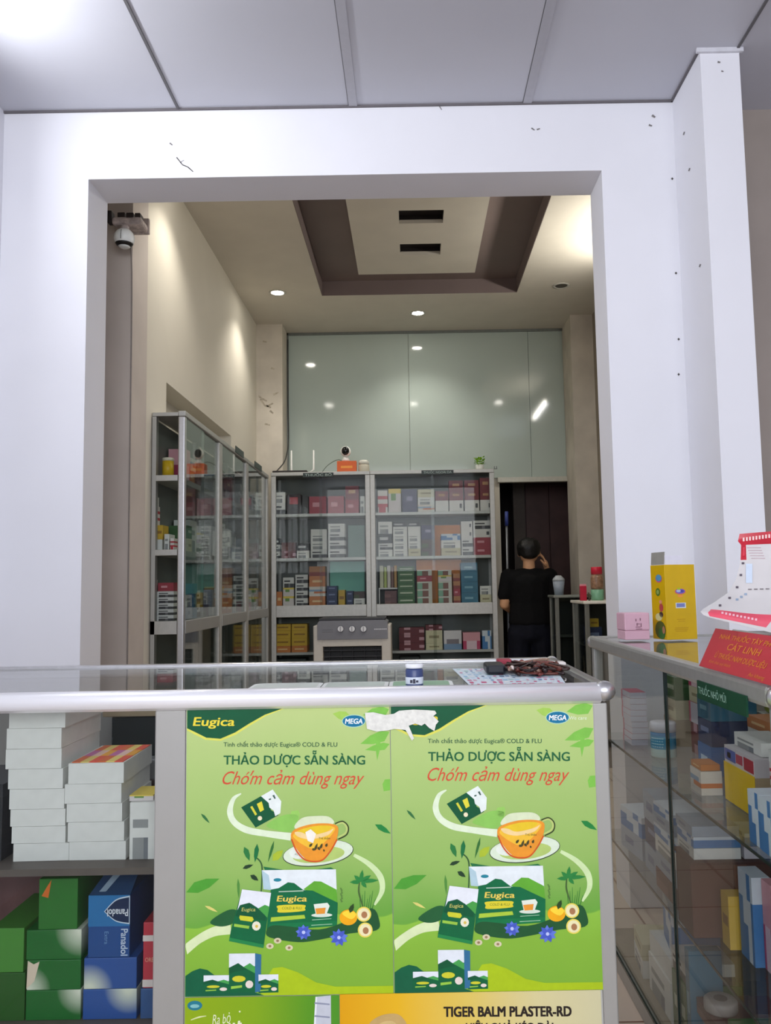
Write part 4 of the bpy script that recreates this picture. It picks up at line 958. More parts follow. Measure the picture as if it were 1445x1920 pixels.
    shape(b, [c1(745, 880), c1(790, 815), c1(880, 800), c1(970, 805), c1(1000, 850), c1(880, 880)], (216, 226, 190), 8, 4)
    shape(b, [c1(722, 915), c1(760, 880), c1(860, 852), c1(960, 848), c1(1020, 862), c1(1030, 900), c1(1010, 970), c1(960, 1040), c1(920, 1085), c1(830, 1085), c1(770, 1030), c1(730, 965)], (232, 150, 44), 9, 4)
    shape(b, [c1(735, 925), c1(770, 895), c1(860, 868), c1(955, 862), c1(1008, 876), c1(995, 910), c1(950, 960), c1(900, 1000), c1(850, 1010), c1(790, 980), c1(750, 950)], (240, 190, 56), 10, 4)
    shape(b, [c1(745, 912), c1(800, 882), c1(900, 862), c1(985, 868), c1(930, 912), c1(850, 922), c1(790, 930)], (230, 196, 40), 11, 4)
    shape(b, [c1(745, 905), c1(790, 905), c1(850, 925), c1(960, 900), c1(1000, 880), c1(960, 925), c1(850, 950), c1(770, 935)], (240, 210, 150), 12, 4)
    ribbon(b, [c1(725, 950), c1(760, 1030), c1(820, 1085), c1(915, 1088), c1(975, 1030), c1(1022, 950)], [.0014] * 6, (206, 84, 30), 12)
    if not variant: shape(b, [c1(815, 905), c1(850, 885), c1(885, 915), c1(865, 975), c1(830, 960)], (240, 236, 226), 13)
    for k in range(7): leaf(b, c1(840 + k * 18, 1000 + (k % 3) * 12), c1(862 + k * 16, 975 + (k % 2) * 45), .0028, (70, 66, 30), 14)
    b.build('tea_cup_print', e)
    txt('cup_lettering', 'Trà thảo', 602, 624, 1576, 4, (80, 90, 40), e, 15)
    b = MB()      # big carton
    shape(b, [c2(540, 95), c2(760, 130), c2(980, 100), c2(1010, 118), c2(1000, 135), c2(560, 140)], (30, 110, 64), 3)
    shape(b, [c2(530, 118), c2(1012, 112), c2(1018, 325), c2(590, 245), c2(540, 240)], (226, 234, 236), 4); shape(b, [c2(530, 118), c2(575, 150), c2(590, 245), c2(540, 240)], (176, 204, 214), 5)
    shape(b, [c2(800, 240), c2(870, 188), c2(915, 190), c2(1015, 242), c2(1020, 330)], (96, 170, 50), 5)
    shape(b, [c2(588, 242), c2(640, 232), c2(700, 195), c2(740, 200), c2(800, 245), c2(860, 248), c2(1022, 325), c2(1016, 472), c2(572, 505), c2(560, 500)], (0, 104, 62), 6)
    shape(b, [c2(570, 505), c2(1016, 472), c2(1016, 440), c2(578, 460)], (10, 116, 66), 7)
    oval(b, c2(632, 180), 26 / 3.44 * KX, 11 / 3.44 * KZ, (30, 130, 150), 6, 14)
    shape(b, [c2(640, 342), c2(800, 338), c2(808, 360), c2(798, 378), c2(645, 388), c2(634, 365)], (220, 206, 50), 8, 4)
    shape(b, [c2(590, 418), c2(805, 402), c2(812, 425), c2(586, 446)], (170, 200, 60), 8)
    shape(b, [c2(866, 335), c2(955, 325), c2(970, 345), c2(950, 395), c2(880, 400)], (226, 234, 220), 8); shape(b, [c2(876, 362), c2(944, 356), c2(938, 394), c2(884, 398)], (230, 150, 50), 9); oval(b, c2(918, 404), 68 / 3.44 * KX, 13 / 3.44 * KZ, (214, 226, 210), 8)
    shape(b, [c2(640, 252), c2(800, 246), c2(800, 252), c2(640, 258)], (190, 210, 190), 8); shape(b, [c2(850, 466), c2(985, 458), c2(985, 463), c2(850, 471)], (150, 196, 160), 8); shape(b, [c2(855, 432), c2(980, 424), c2(980, 428), c2(855, 437)], (150, 196, 160), 8)
    b.build('tea_carton_print', e)
    txt('carton_lettering', 'Eugica', 522, 579, 1692, 11, (232, 206, 90), e, 9, .12, .02); txt('carton_lettering', 'COLD & FLU', 532, 569, 1706.5, 4.5, (60, 110, 40), e, 9, .1)
    b = MB()      # sachet
    shape(b, [c2(402, 240), c2(590, 262), c2(540, 612), c2(318, 568), c2(330, 500)], (0, 100, 58), 8)
    shape(b, [c2(402, 240), c2(590, 262), c2(572, 390), c2(520, 370), c2(460, 330), c2(400, 345), c2(372, 372)], (230, 234, 240), 9)
    shape(b, [c2(500, 365), c2(550, 338), c2(580, 350), c2(566, 420)], (70, 156, 70), 10)
    shape(b, [c2(372, 372), c2(390, 340), c2(450, 325), c2(500, 355), c2(556, 410), c2(552, 440), c2(360, 410)], (0, 84, 50), 11)
    shape(b, [c2(388, 405), c2(470, 415), c2(478, 432), c2(466, 446), c2(392, 436), c2(384, 420)], (206, 206, 50), 12); shape(b, [c2(352, 458), c2(450, 472), c2(446, 490), c2(350, 476)], (150, 196, 70), 12)
    oval(b, c2(495, 472), .0085, .0088, (232, 230, 206), 13, 12); oval(b, c2(497, 474), .003, .003, (220, 190, 80), 14, 8)
    shape(b, [c2(322, 545), c2(545, 590), c2(540, 612), c2(318, 568)], (30, 130, 70), 12)
    b.build('sachet_print', e)
    txt('sachet_lettering', 'Eugica', 456, 482, 1710, 7, (210, 206, 110), e, 13, .12)
    b = SHEET     # plants, fruit and flowers round the carton
    shape(b, [c2(195, 450), c2(240, 410), c2(320, 370), c2(370, 380), c2(350, 450), c2(290, 475), c2(230, 472)], (30, 92, 50), 5, 4)
    shape(b, [c2(560, 500), c2(600, 470), c2(700, 475), c2(900, 495), c2(1080, 440), c2(1240, 360), c2(1290, 440), c2(1270, 500), c2(1100, 520), c2(900, 560), c2(760, 575), c2(580, 545)], (26, 84, 44), 8, 4)
    ribbon(b, [c2(1165, 190), c2(1160, 260), c2(1185, 350)], [.0012, .0018, .0012], (70, 100, 50), 5)
    for q in (c2(1100, 195), c2(1185, 115), c2(1290, 182), c2(1240, 150), c2(1130, 150), c2(1210, 230)): leaf(b, c2(1175, 190), q, .0045, (40, 130, 60), 6)
    for k in range(7): ribbon(b, [c2(1170 + k * 12, 370), c2(1165 + k * 17, 300 - (k % 3) * 25)], [.0008, .0004], (50, 120, 50), 4, 3)
    for k in range(5): ribbon(b, [c2(1040 + (k % 2) * 8, 230 + k * 18), c2(1050, 250 + k * 18)], [.001, .002], (90, 130, 60), 4, 3)
    leaf(b, c2(160, 345), c2(245, 385), .003, (220, 210, 120), 6)
    b = SHEET
    oval(b, c2(1090, 418), 58 / 3.44 * KX, 50 / 3.44 * KZ, (240, 170, 20), 9); shape(b, [c2(1050, 395), c2(1090, 375), c2(1140, 395), c2(1110, 430)], (250, 214, 60), 10, 4); leaf(b, c2(1100, 390), c2(1125, 330), .005, (40, 70, 30), 11)
    for cc, r in ((c2(1190, 398), 48), (c2(1198, 498), 48)):
        oval(b, cc, r / 3.44 * KX, r / 3.44 * KZ, (232, 214, 90), 10); oval(b, cc, r * .82 / 3.44 * KX, r * .82 / 3.44 * KZ, (236, 228, 180), 11); oval(b, (cc[0] + .001, cc[1] - .001), r * .4 / 3.44 * KX, r * .45 / 3.44 * KZ, (170, 120, 80), 12)
    for cc in (c2(582, 600), c2(632, 566), c2(706, 610)): oval(b, cc, .0075, .0055, (214, 206, 170), 10, 12); oval(b, cc, .003, .0025, (150, 120, 90), 11, 8)
    for cc, r in ((c2(800, 512), 52), (c2(1028, 545), 60)):
        b = MB()
        for k in range(9):
            a = k * 2 * math.pi / 9 + .2; leaf(b, cc, (cc[0] + math.cos(a) * r / 3.44 * KX, cc[1] + math.sin(a) * r / 3.44 * KZ * .95), .0052, (70, 90, 190) if k % 2 else (96, 120, 214), 13 + k % 2)
        oval(b, cc, .0035, .0035, (190, 200, 240), 15, 8)
        b.build('blue_flower_print', e)
    b = SHEET     # hills and little cartons at the foot
    shape(b, [c2(520, 925), c2(560, 800), c2(600, 740), c2(660, 732), c2(760, 765), c2(880, 830), c2(1000, 855), c2(1386, 850), c2(1386, 910), c2(900, 916)], (170, 196, 24), 2)
    shape(b, [c2(36, 925), c2(36, 790), c2(80, 760), c2(130, 742), c2(180, 752), c2(225, 785), c2(320, 850), c2(480, 890), c2(545, 922), c2(300, 930)], (4, 92, 60), 3)
    SHEET.build('sheet', e)
    def mini(x0, y0, x1, y1, side):
        b = MB(); hh = y1 - y0
        shape(b, [c2(x0, y0), c2(x1, y0 - 2), c2(x1, y1 - 4), c2(x0, y1)], (0, 96, 56), 5); shape(b, [c2(x0, y0), c2(x1, y0 - 2), c2(x1, y0 + hh * .32), c2(x0, y0 + hh * .38)], (224, 230, 236), 6)
        shape(b, [c2(x0, y0 + hh * .36), c2(x0 + (x1 - x0) * .35, y0 + hh * .24), c2(x0 + (x1 - x0) * .7, y0 + hh * .4), c2(x0, y0 + hh * .5)], (0, 84, 50), 7)
        shape(b, [c2(x0 + (x1 - x0) * .55, y0 + hh * .34), c2(x0 + (x1 - x0) * .8, y0 + hh * .24), c2(x1, y0 + hh * .34), c2(x1, y0 + hh * .5)], (70, 160, 80), 7)
        oval(b, c2(x0 + (x1 - x0) * .38, y0 + hh * .64), (x1 - x0) * .26 / 3.44 * KX, hh * .08 / 3.44 * KZ, (206, 204, 50), 8, 12)
        shape(b, [c2(x0 + (x1 - x0) * .08, y0 + hh * .83), c2(x0 + (x1 - x0) * .5, y0 + hh * .8), c2(x0 + (x1 - x0) * .5, y0 + hh * .86), c2(x0 + (x1 - x0) * .08, y0 + hh * .9)], (150, 200, 70), 8)
        oval(b, c2(x0 + (x1 - x0) * .78, y0 + hh * .78), (x1 - x0) * .15 / 3.44 * KX, hh * .1 / 3.44 * KZ, (230, 216, 206), 8, 12)
        if side: shape(b, [c2(x1, y0 - 2), c2(x1 + 40, y0 + 6), c2(x1 + 36, y1 - 10), c2(x1, y1 - 4)], (50, 110, 150), 6)
        b.build('small_carton_print', e)
    mini(155, 785, 318, 895, False); mini(318, 648, 486, 895, True); mini(508, 780, 636, 895, False)
    return e
PX0 = at_y(350, 1330, YS).x; PT = at_y(350, 1330, YS).z - .0005
make_poster(PX0, PT, 'green herbal tea poster by the wide post, its maker logo half covered by torn tape', 0)
PX1 = PX0 + .4085
make_poster(PX1, PT, 'green herbal tea poster at the counter end, brand corner covered by torn tape', 1)
b = MB(); rr = random.Random(8)
outline = [(684, 1336), (700, 1335), (722, 1340), (738, 1338), (748, 1332), (760, 1331), (775, 1330), (800, 1331), (815, 1332), (818, 1337), (812, 1342), (822, 1352), (817, 1358), (814, 1370), (804, 1364), (796, 1356), (790, 1360), (778, 1356), (766, 1360), (776, 1384), (772, 1388), (760, 1368), (740, 1366), (726, 1369), (706, 1371), (688, 1366)]
b.prism([(at_y(x, y, YS).x, at_y(x, y, YS).z) for x, y in outline], YS - .0042, YS - .0032, mat((222, 222, 214), 0.55, 0, 0.1, 120))
tag(b.build('torn_tape'), 'torn strip of white tape across the top joint of the posters', 'tape')
# lower pair of posters, cut by the picture's foot
ZL = PT - .5525
e = empty('advertising_poster', (PX0, YS, ZL), 'olive green poster with white brush lettering, below the herbal tea poster', 'poster')
def q3(x, y): return pm(340 + x / 3.44, 1600 + y / 3.44 - 539)
GP = grad_mat('poster_olive', 0, [(0, (142, 170, 20)), (.45, (130, 168, 24)), (.8, (88, 150, 30)), (1, (74, 146, 36))], 0.35)
w1 = (638 - 350) * KX
b = MB(); b.face([(0, 0, -.36), (w1, 0, -.36), (w1, 0, 0), (0, 0, 0)], GP); b.box((0, .0001, -.36), (w1, .0009, 0), ink((150, 170, 60))); b.build('sheet', e)
b = MB(); oval(b, (.0195, -.0145), .0145, .009, (36, 120, 140), 2); oval(b, (.0195, -.0155), .009, .0035, (130, 190, 190), 3); b.build('logo_print', e)
text_obj('brush_lettering', 'Ra bỏ', .026, ink((226, 232, 190)), e, (.054, -.0004, -.050), (math.radians(90), math.radians(-4), 0), shear=.3, width=.036)
text_obj('brush_lettering', 'người', .040, ink((230, 236, 196)), e, (.045, -.0004, -.078), (math.radians(90), math.radians(-4), 0), shear=.2, bold=.03, width=.068)
b = MB(); ribbon(b, [(.012, -.041), (.028, -.036), (.042, -.034)], [.0008, .0016, .0006], (214, 222, 160), 3); ribbon(b, [(.008, -.062), (.03, -.058)], [.002, .003], (220, 228, 170), 3); oval(b, (.107, -.027), .0018, .0018, (226, 232, 190), 3, 8); b.build('brush_print', e)
b = MB(); xs = [(.2545, -.002), (.2545 + .03, 0), (.2545 + .03, -.34), (.232, -.34)]
b.face([(x, -.0003, z) for x, z in xs], ink((196, 200, 210)))
for k in range(9): b.face([(.253, -.0005, -.012 - k * .024), (.282, -.0005, -.015 - k * .024), (.282, -.0005, -.018 - k * .024), (.252, -.0005, -.015 - k * .024)], ink((140, 146, 166)))
b.face([(.2545, -.0004, -.002), (.258, -.0004, -.002), (.236, -.0004, -.34), (.232, -.0004, -.34)], ink((232, 234, 238))); b.build('silver_box_print', e)
w2 = .355 - (PX0 + w1 + .001) - .0015
e = empty('advertising_poster', (PX0 + w1 + .001, YS, ZL + .002), 'yellow orange plaster poster with bold black lettering along the counter foot', 'poster')
OP = grad_mat('poster_orange', 0, [(0, (222, 160, 10)), (.22, (230, 180, 30)), (.5, (222, 196, 96)), (.75, (214, 204, 150)), (1, (206, 200, 160))], 0.35)
b = MB(); b.face([(0, 0, -.36), (w2, 0, -.36), (w2, 0, 0), (0, 0, 0)], OP); b.box((0, .0001, -.36), (w2, .0009, 0), ink((226, 200, 110))); b.build('sheet', e)
KX0 = (PX0 + w1 + .001)
def X3(px): return at_y(px, 1890, YS).x - KX0
def Z3(py, px=960): return at_y(px, py, YS).z - (ZL + .002)
text_obj('headline_lettering', 'TIGER BALM PLASTER-RD', .026, ink((34, 24, 20)), e, (X3(831), -.0004, Z3(1906, 831)), (math.radians(90), math.radians(.7), 0), bold=.045, width=X3(1071) - X3(831))
text_obj('headline_lettering', 'HIỆU QUẢ KÉO DÀI', .022, ink((34, 24, 20)), e, (X3(872), -.0004, Z3(1934, 872)), (math.radians(90), math.radians(.7), 0), bold=.035, width=X3(1036) - X3(872))
b = MB(); pts = catmull([(X3(685), 0, Z3(1935)), (X3(694), 0, Z3(1912)), (X3(716), 0, Z3(1899)), (X3(742), 0, Z3(1897)), (X3(756), 0, Z3(1907)), (X3(763), 0, Z3(1925)), (X3(766), 0, Z3(1990)), (X3(690), 0, Z3(1990))], 6, True)
b.face([(p.x, -.0003, p.z) for p in pts], ink((196, 164, 104))); pts = [Vector((X3(722) + (p.x - X3(722)) * .6, 0, Z3(1930) + (p.z - Z3(1930)) * .6)) for p in pts]; b.face([(p.x, -.0005, p.z) for p in pts], ink((212, 184, 124))); b.build('knee_print', e)

# ------------------------------------------------------------------ side display counter
XS, Y0S, Y1S, ZS = 0.617, 1.43, 2.905, 1.020
e = SCN = empty('display_counter', (XS, Y0S, 0), 'glass display counter along the side wall, its top carrying the red card and yellow box', 'counter')
def Q(n, lo, hi, m, bev=0.0): return part(n, (lo[0] - XS, lo[1] - Y0S, lo[2]), (hi[0] - XS, hi[1] - Y0S, hi[2]), m, SCN, bev)
XE = 1.07
SALU = mat((176, 176, 172), 0.36, 0.5, 0.05, 60)
Q('side_rail', (XS - .012, Y0S + .02, ZS - .040), (XS + .022, Y1S - .01, ZS), SALU, .009)
Q('end_rail', (XS + .012, Y1S - .024, ZS - .036), (XE, Y1S + .004, ZS - .001), SALU, .008); Q('end_rail', (XS + .012, Y0S - .004, ZS - .036), (XE, Y0S + .024, ZS - .001), SALU, .008)
Q('wall_rail', (XE - .02, Y0S + .024, ZS - .036), (XE, Y1S - .024, ZS - .002), SALU, .005)
for yy in (Y0S + .008, Y1S - .008):
    g = MB(); g.ball((.002, yy - Y0S, ZS - .020), .021, ALU, 14); g.build('corner_cap', SCN)
Q('glass_top', (XS + .018, Y0S + .02, ZS - .012), (XE - .018, Y1S - .02, ZS - .005), glass_mat('counter_top_glass', (0.80, 0.83, 0.80), 0.12))
for yy in (Y0S + .005, Y1S - .04):
    for xx in (XS - .004, XE - .035): Q('post', (xx, yy, 0), (xx + .032, yy + .032, ZS - .035), SALU, .004)
SGLASS = glass_mat('side_counter_glass', (0.93, 0.945, 0.935), 0.012); SGLASS.node_tree.nodes['Math.001'].inputs[1].default_value = 0.42
ZA1, ZA2, ZA0 = .697, .380, .055
GEDGE = mat((30, 44, 40), 0.2, 0, 0.02)
for za in (ZA1, ZA2):
    Q('glass_shelf', (XS + .016, Y0S + .03, za - .007), (XE - .02, Y1S - .03, za), GLASS)
    Q('shelf_edge', (XS + .0135, Y0S + .03, za - .007), (XS + .0155, Y1S - .03, za - .001), GEDGE)
Q('bottom_deck', (XS + .012, Y0S + .03, ZA0 - .014), (XE - .01, Y1S - .02, ZA0), mat((150, 140, 124), 0.5))
Q('lower_rail', (XS - .004, Y0S + .03, .0), (XS + .012, Y1S - .03, .05), SALU, .003)
Q('lower_seal', (XS - .005, Y0S + .03, .051), (XS + .001, Y1S - .03, .058), GEDGE)
Q('front_glass', (XS + .002, Y0S + .035, .058), (XS + .006, 2.085, ZS - .04), SGLASS); Q('front_glass', (XS + .002, 2.088, .058), (XS + .006, Y1S - .035, ZS - .04), SGLASS)
Q('glass_seam', (XS - .0005, 2.084, .058), (XS + .008, 2.089, ZS - .04), GEDGE)
Q('end_glass', (XS + .03, Y1S - .016, .05), (XE - .035, Y1S - .012, ZS - .035), GLASS); Q('end_glass', (XS + .03, Y0S + .012, .05), (XE - .035, Y0S + .016, ZS - .035), GLASS)
Q('back_panel', (XE - .012, Y0S + .03, .05), (XE - .006, Y1S - .03, ZS - .035), mat((166, 160, 152), 0.6, 0, 0.06, 3))
# label strip on the rail
e = empty('label_strip', (XS - .014, 1.50, ZS - .047), 'green label strip with pale lettering clipped under the side counter rail', 'label')
ls0, ls1 = at_x(1308, 1285, XS - .014).y, at_x(1400, 1312, XS - .014).y
e.location.y = ls1
part('plate', (-.002, 0, -.019), (.0015, ls0 - ls1, .019), mat((8, 66, 42), 0.4), e)
text_obj('lettering', 'THUỐC NHỎ MŨI', .02, C(150, 190, 170), e, (-.0025, (ls0 - ls1) * .97, -.007), (math.radians(90), 0, math.radians(-90)), bold=.01, width=(ls0 - ls1) * .6)
e_ls = e
# boxes inside: faces towards the customers (-X)
GS = 'boxes inside the side counter'
def sbx(y, z, wy, h, key, label, x=.66, d=.12, rz=0.0, name='medicine_box', tilt=0.0):
    return carton(x, y, z + .0006, wy, d, h, key, label, GS, rz=-math.pi / 2 + rz, name=name, tilt=tilt)
def stackr(y, z, wy, hs, key, where, x=.66, d=.12, rz=0.0):
    for i, h in enumerate(hs):
        sbx(y, z, wy, h - .0008, key if isinstance(key, str) else key[i], lab(key if isinstance(key, str) else key[i], '%s up in %s' % (ORD[i + 1], where)), x + random.uniform(0, .004), d, rz); z += h
# upper glass shelf
stackr(2.69, ZA1, .11, [.018] * 9, 'ws', 'the flat far end stack, upper shelf', .672, .05)
stackr(2.66, ZA1, .12, [.08, .06, .07], ['bg', 'cr', 'gn'], 'the stack behind the blue jar', .80, .12)
stackr(2.47, ZA1, .12, [.09, .06, .045, .03], ['pf', 'ws', 'cr', 'pk'], 'the mixed stack beside the blue jar', .82, .14)
e = empty('screw_jar', (.722, 2.47, ZA1), 'blue and white round jar with white lid, upper shelf of side counter', 'jar')
k = .72
g = MB(); g.lathe([(.047 * k, 0), (.05 * k, .004 * k), (.05 * k, .035 * k), (.05 * k, .085 * k), (.05 * k, .1 * k)], WHITEWALL, seg=32, mats=[C(190, 206, 200), C(186, 210, 206), C(58, 150, 186), C(40, 120, 170)]); g.build('body', e)
g = MB(); g.lathe([(.0515 * k, .1005 * k), (.0515 * k, .132 * k), (.048 * k, .138 * k), (.02 * k, .139 * k)], C(214, 212, 220), seg=32); g.build('lid', e)
b = MB()
for q in range(4):
    for s_ in range(6):
        a0, a1 = math.radians(190 + s_ * 11), math.radians(197 + s_ * 11 + (q % 2) * 3); r = .0506 * k; z0 = (.042 + q * .011) * k
        b.face([(r * math.cos(a), r * math.sin(a), z) for a, z in ((a0, z0), (a1, z0), (a1, z0 + .004 * k), (a0, z0 + .004 * k))], C(186, 220, 230))
b.build('label_print', e)
stackr(2.25, ZA1, .10, [.075, .065, .06], ['bl', 'nv', 'tl'], 'the blue stack behind the orange label box', .765, .12)
stackr(2.05, ZA1, .075, [.056], ['wo'], 'the small pair at the seam', .672, .05)
o = sbx(2.05, ZA1 + .0565, .07, .014, 'or', 'orange medicine box, thin, lying on the small white box at the seam', .675, .045)
stackr(2.19, ZA1, .09, [.1, .06], ['br', 'w'], 'the stack beside the olive jar', .90, .12)
stackr(2.06, ZA1, .13, [.08, .06, .03], ['wo', 'wt', 'or'], 'the pale stack behind the yellow flap', .83, .14)
e = empty('screw_jar', (.95, 2.19, ZA1 + .162), 'olive green squat jar on top of the boxes, upper shelf of side counter', 'jar')
g = MB(); g.lathe([(.036, 0), (.042, .008), (.042, .045), (.036, .052)], C(140, 146, 40), seg=28); g.build('body', e); g = MB(); g.lathe([(.039, .0525), (.039, .066), (.034, .068)], C(206, 196, 150), seg=28); g.build('lid', e)
# small display carton with a yellow side flap, packs inside
e = empty('display_carton', (.72, 1.895, ZA1), 'open display carton with blue red print and plain yellow flap, upper shelf', 'carton')
b = MB(); b.box((0, -.085, .085), (.10, .085, .125), C(206, 200, 204)); b.box((0, -.085, 0.001), (.10, .085, .085), C(170, 150, 120)); b.build('body', e)
part('yellow_flap', (-.003, -.085, .002), (-.0006, .085, .088), C(232, 192, 10), e)
b = MB()
for y0, y1, z0, z1, c_ in ((.02, .08, .094, .119, (80, 96, 170)), (-.02, .015, .097, .117, (186, 70, 90)), (-.08, -.03, .092, .119, (176, 40, 60)), (.045, .065, .1, .112, (226, 226, 236))): b.box((-.0012, y0, z0), (.0004, y1, z1), C(*c_))
b.build('carton_print', e)
stackr(1.895, ZA1 + .1258, .15, [.03], ['wt'], 'the yellow flap carton top', .74, .08)
for n, y in enumerate((1.655, 1.585, 1.515)): stackr(y, ZA1, .066, [.055, .045, .045, .025], ['bw', 'wrs', 'wrs', 'or' if n else 'w'], 'pile %s from the yellow flap carton' % ORD[n + 1], .70, .1)
for n, y in enumerate((1.64, 1.58, 1.52)): stackr(y, ZA1, .055, [.10], ['bw'], 'front row, %s from yellow flap carton' % ORD[n + 1], .645, .05)
stackr(1.60, ZA1, .18, [.12, .09], ['wo', 'wt'], 'the rear pile by the near end', .86, .14)
# middle shelf
stackr(2.62, ZA2, .17, [.065, .06], ['gw', 'bw'], 'the far low pile, middle shelf', .655, .13, .12)
stackr(2.43, ZA2, .15, [.07, .07, .08], ['gw', 'nv', 'gw'], 'second pile from far end, middle shelf', .665, .13)
stackr(2.40, ZA2, .13, [.16], ['wt'], 'rear far part, middle shelf', .83, .14)
# brown cardboard box with flat packs on its lid, tall packs nearer than it
e = empty('cardboard_box', (.635, 2.0, ZA2 + .0005), 'dark brown cardboard box on the middle shelf of the side counter', 'box')
BRN = mat((84, 48, 42), 0.7, 0, 0.12, 10)
part('carton', (0, 0, 0), (.23, .11, .165), BRN, e, .002); part('lid_flap', (-.004, -.008, .1655), (.235, .118, .171), mat((70, 34, 34), 0.7, 0, 0.12, 10), e)
part('front_tape', (.10, -.0015, .0), (.13, -.0003, .165), mat((112, 66, 46), 0.5), e)
stackr(2.245, ZA2, .21, [.05, .045, .045, .03], ['br', 'gw', 'wt', 'bw'], 'the pile behind the brown box', .65, .13)
zb = ZA2 + .1722
stackr(2.265, zb, .15, [.028, .026], ['gw', 'bw'], 'flat pile next to the brown box', .65, .12, .06)
stackr(2.07, zb, .12, [.026, .026, .024], ['wt', 'bw', 'gw'], 'flat pile at the near lid end', .645, .11)
stackr(2.06, zb, .1, [.028, .03], ['ws', 'bw'], 'inner flat pile on the brown box', .765, .09)
stackr(2.26, ZA2, .12, [.24], ['wd'], 'inner row behind the brown box', .80, .06)
sbx(1.958, ZA2, .045, .115, 'yl', 'yellow medicine box upright before the dark brown box', .695, .04)
o = sbx(1.885, ZA2, .075, .185, 'bw', 'blue and white medicine box, tall, by the yellow upright', .715, .04)
sbx(1.822, ZA2, .045, .185, 'pk', 'pink medicine box, tall upright on the middle shelf', .735, .06)
sbx(1.772, ZA2, .045, .18, 'nv', 'navy blue medicine box, tall upright past the pink one', .735, .06)
sbx(1.722, ZA2, .045, .185, 'gw', 'pale grey blue medicine box, tall past the navy one', .735, .06)
sbx(1.66, ZA2, .06, .17, 'tl', 'blue teal medicine box, tall at the near end, middle shelf', .73, .06)
stackr(1.86, ZA2, .12, [.21], ['or'], 'rear behind the tall uprights', .85, .14)
stackr(1.66, ZA2, .18, [.24], ['bg'], 'rear near end, middle shelf', .85, .14)
# bottom deck
sbx(2.62, ZA0, .24, .27, 'bg', 'beige cardboard box standing at the far end of the bottom deck', .78, .2)
stackr(2.60, ZA0, .15, [.05, .045], ['wt', 'cr'], 'the pale pile, far end, bottom deck', .655, .11, -.1)
sbx(2.375, ZA0, .20, .10, 'wt', 'white medicine box with grey print, low below the blue white one', .655, .16)
sbx(2.375, ZA0 + .101, .20, .055, 'w', 'plain white medicine box, flat, below the blue white one', .66, .15)
sbx(2.36, ZA0 + .157, .17, .12, 'bw', 'blue and white medicine box topmost at the far bottom pile', .68, .12, -.15)
sbx(2.20, ZA0, .11, .15, 'gn', 'green medicine box at the seam, bottom deck', .655, .14)
sbx(2.125, ZA0 + .0, .03, .25, 'tl', 'blue teal medicine box, slim upright at the seam', .655, .08)
sbx(2.00, ZA0, .18, .085, 'dk', 'dark charcoal box, broad, under the pale flat one, bottom deck', .66, .17)
text_obj('lettering', 'AMI', .026, C(190, 190, 186), bpy.data.objects[[o_.name for o_ in COL.objects if o_.name.startswith('medicine_box')][-1]], (-.02, -.0008, .012), (math.radians(90), 0, 0), bold=.02, width=.06)
sbx(1.99, ZA0 + .086, .16, .03, 'tl', 'blue teal medicine box, flat, on the broad charcoal one', .67, .15)
sbx(2.00, ZA0 + .117, .19, .035, 'br', 'dull maroon medicine box, flat, topmost on the charcoal one', .665, .17)
e = empty('tape_reel', (.70, 2.03, ZA0 + .153), 'grey white round tape reel lying on the flat maroon box', 'reel')
g = MB(); g.lathe([(.016, 0), (.036, 0), (.038, .004), (.038, .022), (.034, .026), (.016, .026)], C(166, 158, 154), seg=26); g.build('reel', e); g = MB(); g.tube([(0, 0, -.0002), (0, 0, .0275)], .0155, C(110, 100, 98), 16); g.build('core', e)
sbx(1.80, ZA0, .15, .21, 'gn', 'green medicine box, big, standing at the near part of the bottom deck', .66, .15)
stackr(2.21, ZA0 + .151, .12, [.05], ['wd'], 'the green box at the seam', .66, .12)
stackr(2.02, ZA0, .2, [.12, .1], ['wt', 'gw'], 'inner row behind the charcoal box', .85, .15)
sbx(1.62, ZA0, .16, .16, 'wt', 'white medicine box with grey print, big, near end, bottom deck', .66, .15)

# ------------------------------------------------------------------ things on the side counter
# yellow carton with its lid flap up
ye = at_z(1251, 1200, ZS); yw = .106; yd = .085; yh = .238
e = empty('toothpaste_carton', (ye.x, ye.y, ZS), 'tall yellow carton with open white flap on the side counter', 'box', None, (0, 0, math.radians(14)))
e.name = 'gift_carton'
YEL = mat((210, 170, 0), 0.35, 0, 0.04, 20)
b = MB(); b.box((0, 0, 0), (yw, yd, yh - .003), YEL, .001); b.build('carton', e)
b = MB(); b.box((.004, .002, yh - .0025), (yw * .62, .0035, yh + .026), C(224, 222, 232)); b.build('front_flap', e)
b = MB(); b.prism([(0, 0), (.002, 0), (.002, .04), (.0, .04)], 0.003, yd - .004, C(150, 148, 140)); o = b.build('side_flap', e); o.location = (.0002, 0, yh - .002); o.rotation_euler = (0, math.radians(5), 0)
b = MB()
for cx, cz, rx, rz, c_, ly in ((.052, .150, .020, .0095, (214, 110, 90), 1), (.052, .151, .0165, .0075, (110, 100, 190), 2), (.046, .152, .008, .004, (180, 190, 220), 3), (.058, .151, .006, .004, (80, 70, 160), 3), (.047, .159, .006, .004, (180, 190, 30), 3), (.052, .136, .010, .004, (236, 150, 60), 1)):
    b.face([(cx + rx * math.cos(k * .45), -.0004 * ly, cz + rz * math.sin(k * .45)) for k in range(14)], C(*c_))
b.build('emblem_print', e)
b = MB(); b.face([(.034, -.0004, .098), (.070, -.0004, .098), (.070, -.0004, .115), (.034, -.0004, .115)], C(220, 226, 220)); b.face([(.037, -.0008, .101), (.066, -.0008, .101), (.066, -.0008, .113), (.037, -.0008, .113)], C(120, 130, 190)); b.build('sticker', e)
b = MB()
